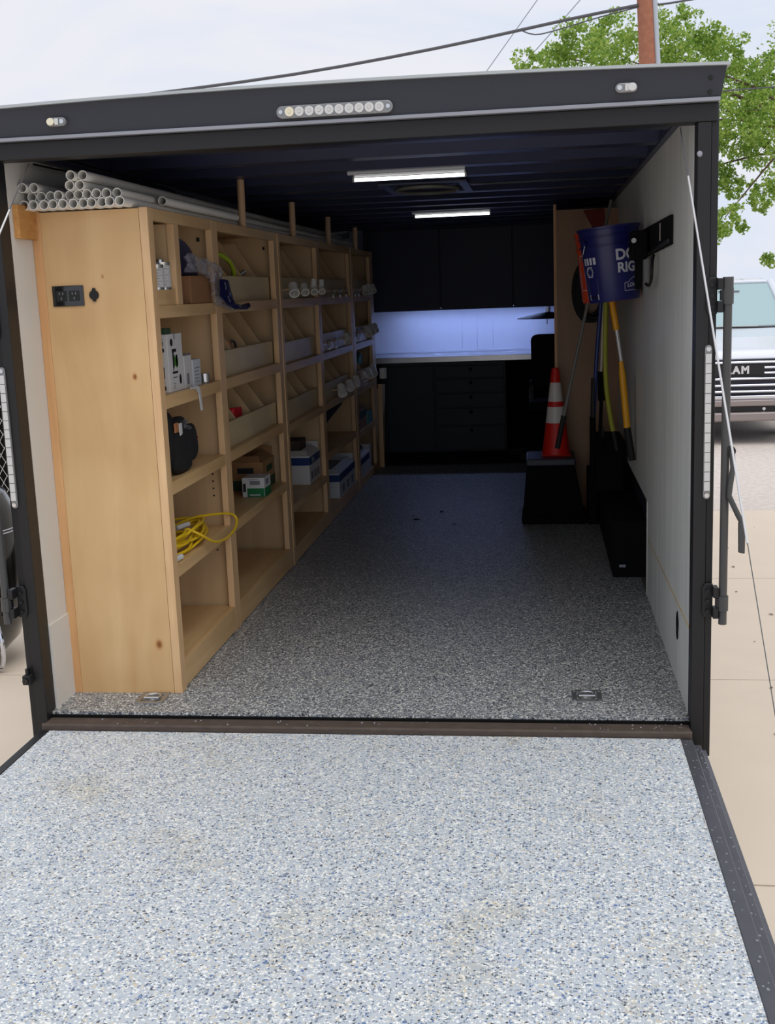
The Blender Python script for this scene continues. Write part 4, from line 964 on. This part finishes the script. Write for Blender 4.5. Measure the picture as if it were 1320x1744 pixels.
for k in range(7): mb.add([w2(p+Vector((0, 0))) for p in (Vector((-.013+.004*k, .026)), Vector((-.011+.004*k, .026)), Vector((-.011+.004*k, .044)), Vector((-.013+.004*k, .044)))], [(0, 1, 2, 3)])
for v_i in range(len(mb.v)):
    p = BX.inverted() @ Vector(mb.v[v_i]); p.x *= 1.003; p.y *= 1.003; mb.v[v_i] = tuple(BX @ p)
mb.build('bar_code', 'ink', bk)
hp = [BX @ Vector((.142*math.cos(a), .142*math.sin(a), .265-.12*math.sin((a-(-math.pi*.80))/(math.pi*.32)*math.pi/1.0)*.35)) for a in [-math.pi*.80+math.pi*.10*i/5 for i in range(6)]]
MB().tube([BX @ Vector((-.11, -.085, .262)), BX @ Vector((-.122, -.083, .22)), BX @ Vector((-.137, -.045, .185))], .0022, 6).build('wire_handle', 'steel', bk)
MB().cyl(BX @ Vector((-.107, -.083, .262)), BX @ Vector((-.118, -.092, .262)), .010, 10).build('handle_boss', 'bucket', bk)
bo, OX, OR = bucket(1.992, 2.13, 1.285, .325, .115, .135, math.radians(-2.5), 'bucketo', 'orange bucket hanging directly behind the blue bucket')
wo_ = wrap(-math.pi/2-1.05, .0, OX, OR)
line_on([(-.02, .06), (.03, .06), (.03, .22), (-.02, .22), (-.02, .06)], wo_, .003).build('white_print_frame', 'whitep', bo)
# hose coil behind
t = thing('hose_coil', 'black coiled hose behind the orange bucket on the plywood cabinet', 'hose', (1.93, 3.3, 1.2))
for k in range(5):
    R_ = .14-.014*(k % 3); MB().tube([(1.955+R_*.62*math.cos(a)+.006*k, 3.415-.018*k, 1.33+R_*1.25*math.sin(a)) for a in [2*math.pi*i/22 for i in range(22)]], .011, 8, closed=True).build('loop', 'rubber', t, smooth=True)

# tool rack on right wall
t = thing('tool_rack', 'black wall rack with clamp hook and pale numeral 1 on right wall', 'rack', (2.11, 1.1, 1.46))
MB().prism([(.575, 1.492), (.575, 1.592), (1.66, 1.592), (1.66, 1.470)], 'x', W-.012, W-.001).build('rail', 'blackm', t, .002)
MB().prism([(.58, 1.50), (.58, 1.512), (1.60, 1.482), (1.60, 1.472)], 'x', W-.020, W-.0125).build('rail_lip', 'blackp', t, .001)
text_on('numeral', '1', .085, None, 'conew', t, .003, warp=lambda v: (W-.0135, .90-v[0]*2.6, 1.545+v[1]))
box(2.045, 1.30, 1.46, W-.021, 1.46, 1.575).build('clamp_body', 'blackm', t, .008)
box(2.065, 1.34, 1.34, 2.09, 1.42, 1.46).build('clamp_jaw', 'blackm', t, .005)
MB().cyl((2.052, 1.298, 1.535), (2.052, 1.285, 1.535), .010, 12).build('clamp_bolt', 'steel', t)
MB().tube(smooth_path([(2.115, 1.12, 1.47), (2.105, 1.06, 1.45), (2.10, 1.03, 1.415), (2.10, 1.06, 1.375), (2.10, 1.16, 1.355), (2.10, 1.28, 1.362)]), .006, 8).build('hook_loop', 'rubber', t, smooth=True)
# long handled tools; each leans between the wheel box or floor and the rack
def tool(label, segs_, name='long_tool', cat='tool'):
    t = thing(name, label, cat, segs_[0][1][-1]); 
    for nm, pts_, r, m_ in segs_: MB().tube(smooth_path(pts_) if len(pts_) > 2 else pts_, r, 10).build(nm, m_, t, smooth=True)
    return t
tool('grey pole with black grip slanting in front of the traffic cone', [('pole', [(2.035, 2.5, 1.78), (1.93, 2.5, 1.34), (1.790, 2.5, .70)], .0085, 'greyp'), ('grip', [(1.790, 2.5, .70), (1.755, 2.5, .53)], .014, 'rubber')], 'grey_pole')
tool('blue pole with black lower sleeve hanging under the buckets', [('pole', [(1.982, 2.4, 1.34), (1.955, 2.4, 1.0), (1.94, 2.4, .72)], .011, 'bluep'), ('sleeve', [(1.94, 2.4, .90), (1.935, 2.4, .70)], .014, 'rubber'), ('shaft', [(1.935, 2.4, .70), (1.93, 2.4, .40)], .007, 'blackm')], 'blue_pole')
tool('thin white pole with black block between blue and olive poles', [('pole', [(2.0, 2.55, 1.30), (1.985, 2.55, .92)], .006, 'conew'), ('lower_pole', [(1.985, 2.55, .77), (1.975, 2.55, .50)], .010, 'blackm')], 'white_pole')
box(1.967, 2.53, .77, 2.02, 2.57, .92).build('black_block', 'blackm', COL.objects[-1].parent, .004)
tool('bowed olive yellow pole hanging behind the yellow tool', [('pole', [(2.0, 2.3, 1.38), (1.992, 2.3, 1.1), (1.998, 2.3, .85), (2.03, 2.3, .64)], .0125, 'lime'), ('black_end', [(2.03, 2.3, .64), (2.05, 2.3, .54)], .010, 'rubber')], 'olive_pole')
tool('yellow fibreglass handled tool with dark grip against the right wall', [('handle_top', [(2.005, 2.1, 1.33), (2.035, 2.1, 1.15)], .015, 'yellow'), ('shaft', [(2.035, 2.1, 1.15), (2.06, 2.1, .98)], .009, 'cablew'), ('handle', [(2.055, 2.1, 1.0), (2.062, 2.1, .94), (2.085, 2.1, .68)], [.012]*3+[.0165]*4, 'yellow'), ('grip', [(2.085, 2.1, .68), (2.11, 2.1, .52)], .0175, 'rubber')], 'digging_tool')
t = thing('black_tool_case', 'black upright tool case standing behind the wheel box front', 'case', (2.05, 2.75, .2725))
box(1.965, 2.62, .2725, 2.11, 2.98, .555).build('case', 'blackm', t, .012); MB().tube([(2.0, 2.7, .56), (2.0, 2.7, .60), (2.0, 2.9, .60), (2.0, 2.9, .56)], .008, 8).build('handle', 'blackp', t)
t = thing('black_stand', 'thin black stand of poles leaning beside the wheel box', 'stand', (1.965, 3.2, 0))
for x, y in ((1.955, 3.12), (1.975, 3.25)): MB().cyl((x, y, 0), (x+.005, y+.05, .62), .010, 8).build('leg', 'blackm', t)
box(1.938, 3.08, 0, 1.992, 3.40, .30).build('base_box', 'blackm', t, .008)

# leaves on the floor
for i, (x, y) in enumerate(((.916, 3.27), (1.049, 3.52), (1.152, 3.12), (1.43, 3.15), (.88, 3.38))):
    m_ = MB(); m_.X = Matrix.Translation((x, y, .001)) @ Euler((0, 0, i*1.3)).to_matrix().to_4x4()
    s = (.03, .028, .02, .014, .012)[i]
    m_.add([(-s, 0, .001), (-s*.3, s*.45, .008), (s, .1*s, .002), (0, -s*.5, .006)], [(0, 1, 2, 3)])
    tag(m_.build('dead_leaf', 'blackm'), ('left one of the two larger dark leaves on the trailer floor', 'middle dark leaf on the trailer floor, farthest inside', 'small dark leaf on the floor right of the larger ones', 'tiny dark leaf on the floor near the black tote', 'tiny dark crumb just left of the larger leaves')[i], 'leaf', 'dead leaves on the trailer floor')

rl = random.Random(31)
LO = ['nearest', 'second nearest', 'third nearest', 'fourth nearest', 'fifth nearest', 'sixth nearest', 'seventh nearest', 'farthest']
for i in range(8):
    x = 2.72+.045*i+rl.uniform(-.1, .25); y = 1.2+.58*i+rl.uniform(-.1, .1); m_ = MB(); m_.X = Matrix.Translation((x, y, -.497)) @ Euler((0, 0, rl.uniform(0, 6))).to_matrix().to_4x4(); q = rl.uniform(.006, .018)
    m_.add([(-q, 0, 0), (-q*.3, q*.4, .006), (q, .1*q, .001), (0, -q*.5, .004)], [(0, 1, 2, 3)])
    tag(m_.build('dry_leaf', 'bark'), 'small brown dry leaf on the concrete right of the trailer, '+LO[i]+' to the camera', 'leaf', 'dry leaves on the concrete')

# ============================================================ outside right: truck
TX, TY, TG = 3.88, 10.0, -.5
t = thing('pickup_truck', 'white pickup truck facing the camera on the gravel yard', 'truck', (TX, TY+2.5, TG))
def bod(name, sec, m, bev=.03, smooth=True):
    """sec: list of (y, halfwidth_bottom, z_bottom, halfwidth_top, z_top)"""
    vs = []; fs = []
    for (y, wb, zb, wt, zt) in sec:
        vs += [(TX-wb, TY+y, TG+zb), (TX+wb, TY+y, TG+zb), (TX+wt, TY+y, TG+zt), (TX-wt, TY+y, TG+zt)]
    for i in range(len(sec)-1):
        for k in range(4): fs.append((i*4+k, i*4+(k+1) % 4, i*4+4+(k+1) % 4, i*4+4+k))
    fs += [(3, 2, 1, 0), tuple((len(sec)-1)*4+k for k in range(4))]
    return MB().add(vs, fs).build(name, m, t, bev)
bod('hood', [(.05, .90, .75, .86, .985), (.10, .93, .70, .88, 1.06), (.6, .96, .7, .90, 1.19), (1.35, .97, .7, .92, 1.265)], 'truckw', .03)
bod('cab', [(1.36, .97, .45, .94, 1.24), (1.37, .97, .45, .93, 1.25), (2.1, .97, .45, .93, 1.27), (3.6, .97, .45, .93, 1.27), (3.65, .97, .45, .93, 1.2)], 'truckw', .02)
bod('cab_roof', [(2.02, .70, 1.80, .66, 1.845), (2.4, .74, 1.80, .66, 1.87), (3.2, .74, 1.80, .66, 1.86), (3.4, .72, 1.78, .66, 1.82)], 'truckw', .02)
MB().add([(TX-.80, TY+1.42, TG+1.29), (TX+.80, TY+1.42, TG+1.29), (TX+.68, TY+2.04, TG+1.81), (TX-.68, TY+2.04, TG+1.81), (TX-.80, TY+1.46, TG+1.29), (TX+.80, TY+1.46, TG+1.29), (TX+.68, TY+2.08, TG+1.81), (TX-.68, TY+2.08, TG+1.81)],
         [(0, 1, 2, 3), (7, 6, 5, 4), (0, 4, 5, 1), (3, 2, 6, 7), (0, 3, 7, 4), (1, 5, 6, 2)]).build('windscreen', 'truckg', t)
for s in (-1, 1):
    MB().tube([(TX+s*.86, TY+1.42, TG+1.29), (TX+s*.72, TY+2.06, TG+1.82)], .045, 8).build('pillar', 'truckw', t, smooth=True)
    MB().add([(TX+s*.87, TY+1.55, TG+1.27), (TX+s*.74, TY+2.1, TG+1.80), (TX+s*.74, TY+3.3, TG+1.80), (TX+s*.87, TY+3.5, TG+1.27)], [(0, 1, 2, 3)]).build('side_window', 'truckg', t)
    MB().prism([(TX+s*.62, TG+.78), (TX+s*.93, TG+.80), (TX+s*.93, TG+.96), (TX+s*.60, TG+.98)], 'y', TY+.0, TY+.09).build('headlamp', 'lens', t, .01)
    mr = box(TX+s*1.0-.02 if s > 0 else TX-1.2, TY+1.65, TG+1.22, TX+1.2 if s > 0 else TX-.98, TY+1.75, TG+1.44).build('mirror', 'blackp', t, .02)
    for y in (1.0, 4.6):
        a = MB(); a.X = Matrix.Translation((TX+s*.84-.12, TY+y, TG+.39)) @ Euler((0, math.pi/2, 0)).to_matrix().to_4x4(); a.lathe([(.1, .02), (.22, .0), (.36, .01), (.385, .04), (.385, .21), (.36, .24), (.22, .25), (.1, .22), (.1, .02)], n=28); a.build('wheel', 'rubber', t, smooth=True)
bod('front_fender_body', [(.12, .95, .55, .95, .72), (1.35, .97, .42, .97, .72)], 'truckw', .02)
bod('bed', [(3.66, .97, .45, .97, 1.3), (5.6, .97, .5, .97, 1.3)], 'truckw', .02)
bod('underbody', [(.3, .75, .28, .75, .45), (5.4, .75, .3, .75, .5)], 'blackm', .01)
MB().tube([(TX-.68, TY+1.39, TG+1.262), (TX-.3, TY+1.37, TG+1.272), (TX+.1, TY+1.36, TG+1.275), (TX+.72, TY+1.38, TG+1.265)], .012, 6).build('wiper', 'blackp', t, smooth=True)
MB().prism([(TX+.06, TG+1.72), (TX+.32, TG+1.72), (TX+.29, TG+1.64), (TX+.22, TG+1.60), (TX+.12, TG+1.60), (TX+.08, TG+1.64)], 'y', TY+1.90, TY+1.93).build('rear_view_mirror', 'inkg', t)
gp = MB().prism([(TX-.62, TG+.56), (TX+.62, TG+.56), (TX+.66, TG+.97), (TX-.66, TG+.97)], 'y', TY+.04, TY+.10).build('grille', 'grille', t, .01)
for z in (.60, .67, .745, .93):
    MB().tube([(TX-.62, TY+.025, TG+z), (TX, TY+.0, TG+z+.004), (TX+.62, TY+.025, TG+z)], .014, 6).build('grille_bar', 'chrome', gp, smooth=True)
for z in (.81, .87):
    for s in (-1, 1): MB().tube([(TX+s*.30, TY+.01, TG+z), (TX+s*.62, TY+.025, TG+z)], .014, 6).build('grille_bar', 'chrome', gp, smooth=True)
bd = box(TX-.30, TY+.0, TG+.79, TX+.30, TY+.03, TG+.905).build('badge_panel', 'blackp', gp, .005)
text_on('badge_lettering', 'RAM', .115, frame_mtx((TX, TY-.006, TG+.846), (1, 0, 0), (0, 0, 1)), 'chrome', t, .006, spacing=1.25)
bod('chrome_valance', [(.0, .93, .515, .93, .56), (.1, .95, .515, .95, .56)], 'chrome', .01)
bod('bumper_upper', [(-.06, .92, .44, .92, .515), (.12, .97, .44, .97, .515)], 'bumper', .015)
bod('bumper_intake', [(-.02, .80, .375, .80, .44), (.12, .9, .375, .9, .44)], 'blackp', .005)
bod('bumper_lower', [(-.07, .90, .27, .93, .375), (.12, .95, .27, .97, .375)], 'bumper', .02)
for s in (-1, 1): MB().cyl((TX+s*.30, TY-.025, TG+.407), (TX+s*.30, TY-.01, TG+.407), .018, 12).build('sensor', 'chrome', t); 
MB().prism([(TX+.42, TG+.28), (TX+.62, TG+.28), (TX+.60, TG+.345), (TX+.44, TG+.345)], 'y', TY-.075, TY-.06).build('tow_hook_slot', 'blackm', t)

# utility pole
t = thing('utility_pole', 'weathered reddish wooden utility pole behind the trailer', 'pole', (3.665, 16, -0.52))
MB().tube([(3.665, 16, -0.52), (3.405, 16, 4.641), (3.358, 16, 5.68), (3.299, 16, 8.255)], [.165, .136, .130, .12], 16).build('post', 'pole', t, smooth=True)
MB().tube([(3.854, 15.941, -0.52), (3.556, 15.941, 4.641), (3.494, 15.941, 5.68), (3.381, 15.941, 8.019)], .041, 12).build('conduit', 'conduit', t, smooth=True)
tag(MB().tube(smooth_path([(-16.835, 16, 4.358), (-10.34, 16, 4.452), (-7.385, 16, 4.582), (-4.885, 16, 4.743), (-2.277, 16, 4.919), (0.044, 16, 5.173), (2.094, 16, 5.466), (3.24, 15.941, 5.604)]), .025, 8).build('overhead_cable', 'wire', smooth=True), 'thick overhead cable sloping down to the left across the sky', 'cable')
tag(MB().tube(smooth_path([(3.417, 16, 5.598), (4.184, 16, 5.657), (7.373, 16, 6.011), (13.868, 16, 7.074)]), .016, 8).build('overhead_cable', 'wire', smooth=True), 'overhead cable leaving the pole to the upper right', 'cable')
tag(MB().tube(smooth_path([(1.409, 16, 5.373), (1.646, 15.976, 5.279), (2, 15.965, 5.326), (2.649, 15.953, 5.468), (3.24, 15.941, 5.574)]), .010, 6).build('service_wire', 'wire', smooth=True), 'short thin wire looping below the thick cable by the tree', 'wire')
tag(MB().tube([(-.2, 20, 4.35), (1.691, 20, 6.701), (3, 20, 8.3)], .010, 6).build('distant_wire', 'wirel'), 'faint thin wire rising steeply, left of two', 'wire', 'faint distant wires')
tag(MB().tube([(.2, 20, 4.35), (2.35, 20, 6.5), (4, 20, 8.2)], .010, 6).build('distant_wire', 'wirel'), 'faint thin wire rising steeply into the tree, right of two', 'wire', 'faint distant wires')
tag(MB().tube([*[(3.594, 16, 4.24), (4.545, 16, 4.265), (6.782, 16, 4.311), (10.325, 16, 4.417)]], .011, 6).build('side_wire', 'wire'), 'thin wire crossing the tree just right of the trailer roof', 'wire')

# tree
BL = [(1.526, 17.37, 5.064, 0.27), (1.933, 18.11, 5.335, 0.38), (2.38, 17.69, 5.565, 0.35), (2.549, 18.25, 5.275, 0.55), (2.96, 18.3, 5.65, 0.42), (3.072, 16.96, 5.009, 0.55), (3.721, 16.83, 5.309, 0.44), (4.122, 18.81, 5.974, 0.27), (4.073, 17.42, 5.032, 0.55), (4.444, 17.36, 5.369, 0.35), (4.693, 19.19, 5.213, 0.55), (4.915, 17.93, 5.167, 0.35), (5.158, 18.81, 4.818, 0.55), (5.362, 17.94, 4.857, 0.31), (5.588, 18.33, 4.423, 0.49), (4.72, 17.16, 4.11, 0.49), (5.297, 18.32, 3.945, 0.46), (5.086, 18.88, 3.721, 0.44), (5.557, 18.06, 3.554, 0.38), (4.895, 18.58, 3.189, 0.31), (5.129, 18.41, 2.96, 0.24), (4.765, 16.95, 2.385, 0.29), (4.916, 18.62, 2.213, 0.2), (5.506, 18.22, 2.676, 0.2), (5.593, 17.52, 2.819, 0.27), (5.566, 16.87, 3.931, 0.55), (5.936, 18.88, 1.708, 0.18), (5.185, 17.93, 2.272, 0.14), (6.415, 18.53, 4.6, 0.88), (6.741, 18.91, 3.332, 0.88), (6.294, 18.51, 5.288, 0.55), (7.345, 19.01, 4.123, 0.88), (3.525, 17.75, 4.162, 0.88), (4.137, 18.72, 3.239, 0.77), (2.53, 17.87, 4.429, 0.66)]
t = thing('leafy_tree', 'large fresh green tree spreading behind the trailer and pole', 'tree', (8.4, 18.2, -.5))
rnd = random.Random(21); lv = []; lf = []
for (x, y, z, r) in BL:
    n = int(1500*r*r/.3)+160
    subs = [(Vector((rnd.gauss(0, 1), rnd.gauss(0, 1), rnd.gauss(0, 1))).normalized()*rnd.uniform(.35, 1.02), rnd.uniform(.16, .34)) for _ in range(int(16+20*r))]
    for _ in range(n):
        # clumps near the shell of the blob
        while True:
            d = Vector((rnd.uniform(-1, 1), rnd.uniform(-1, 1), rnd.uniform(-1, 1)))
            if .0 < d.length < 1: break
        sb, sr = rnd.choice(subs); d = sb+d.normalized()*(d.length**.5)*sr
        c = Vector((x, y, z))+Vector((d.x*1.15, d.y*1.3, d.z))*r
        s = rnd.uniform(.022, .042)
        q = Quaternion((rnd.gauss(0, 1), rnd.gauss(0, 1), rnd.gauss(0, 1), rnd.gauss(0, 1))).normalized()
        o = len(lv)
        for p in ((-s, 0, 0), (-.2*s, .62*s, .15*s), (s, 0, 0), (-.2*s, -.62*s, .15*s)): lv.append(tuple(c+q @ Vector(p)))
        lf.append((o, o+1, o+2, o+3))
o = MB(); o.v = lv; o.f = lf
cr_o = o.build('crown', 'leaf', t, kind='stuff')
trunk = Vector((6.0, 18.2, 1.6))
MB().tube([(8.4, 18.2, -.52), (8.35, 18.2, .8), (8.2, 18.2, 1.8), (7.4, 18.2, 3.2), (5.8, 18.1, 4.4)], [.28, .22, .2, .12, .04], 12).build('trunk', 'bark', t, smooth=True)
for i, (x, y, z, r) in enumerate(BL):
    if i in (1, 3, 5, 8, 12, 15, 18, 21, 25, 28, 30, 32, 33):
        k = rnd.uniform(.2, .8); s0 = Vector((7.4, 18.2, 3.2)).lerp(Vector((5.8, 18.1, 4.4)), k); e_ = Vector((x, y, z)); mid = s0.lerp(e_, .5)+Vector((0, 0, .15))
        MB().tube([s0, mid, e_], [.035, .02, .008], 6).build('branch', 'bark', t, smooth=True)

# ============================================================ outside left
t = thing('black_smoker_barrel', 'glossy black rounded barrel with chrome seam left of the trailer', 'barrel', (-1.375, 2.0, -.5))
bc = (-1.375, 2.0, 0)
MB().lathe([(.0, -.455), (.12, -.45), (.21, -.42), (.28, -.35), (.318, -.25), (.325, -.12), (.325, .24), (.31, .33), (.27, .42), (.20, .48), (.1, .51), (0, .52)], bc, 40).build('shell', 'blackg', t, smooth=True)
for z in (.228, .243): MB().tube([(bc[0]+.328*math.cos(a), bc[1]+.328*math.sin(a), z) for a in [2*math.pi*i/40 for i in range(40)]], .0035, 6, closed=True).build('seam_band', 'chrome', t, smooth=True)
for a in (-.45, -.9, .3, 2.0, 3.6, 5.0):
    MB().tube([(bc[0]+.329*math.cos(a), bc[1]+.329*math.sin(a), z) for z in (-.2, 0, .22)], .004, 6).build('panel_seam', 'chrome', t)
for a in (-.55, 1.6, 3.7):
    d = Vector((math.cos(a), math.sin(a), 0)); p = Vector(bc)
    MB().tube(smooth_path([p+d*.31+Vector((0, 0, -.24)), p+d*.335+Vector((0, 0, -.33)), p+d*.33+Vector((0, 0, -.43)), p+d*.28+Vector((0, 0, -.487)), p+d*.21+Vector((0, 0, -.475)), p+d*.17+Vector((0, 0, -.44))]), .012, 8).build('curved_leg', 'chrome', t, smooth=True)
t = thing('chain_link_fence', 'chain-link fence with white sign seen beyond the left door post', 'fence', (-2.0, 3.6, -.5))
FX0, FX1, FY = -2.6, -1.30, 3.6
box(FX0, FY+.02, -.5, FX1, FY+.03, 1.2).build('dark_screen', 'blackm', t)
wm_ = MB(); s = .055
n = int((FX1-FX0)/s)
for k in range(n+32):
    for sg in (1, -1):
        x0 = FX0+(k-16)*s if sg > 0 else FX1-(k-16)*s
        za, zb = -.45, 1.2; a = Vector((x0, FY, za)); b = Vector((x0+sg*(zb-za)*.6, FY, zb))
        ta = 0; tb = 1
        def cl(x): return (x-a.x)/(b.x-a.x)
        lo, hi = sorted((cl(FX0), cl(FX1))); ta = max(0, lo); tb = min(1, hi)
        if tb-ta > .03: wm_.tube([a.lerp(b, ta), a.lerp(b, tb)], .0022, 4)
o = wm_.build('mesh', 'steelb', t); o['kind'] = 'stuff'
for x in (FX0, FX1): MB().cyl((x, FY, -.5), (x, FY, 1.25), .025, 12).build('post', 'steel', t)
MB().cyl((FX0, FY, 1.22), (FX1, FY, 1.22), .02, 12).build('top_rail', 'steel', t)
box(-1.78, FY-.02, .64, -1.55, FY-.012, .76).build('sign', 'paper', t); box(-1.80, FY-.02, .98, -1.55, FY-.012, 1.15).build('sign', 'paper', t)

for o in list(bpy.data.objects):
    if '_o' in o: del o['_o']
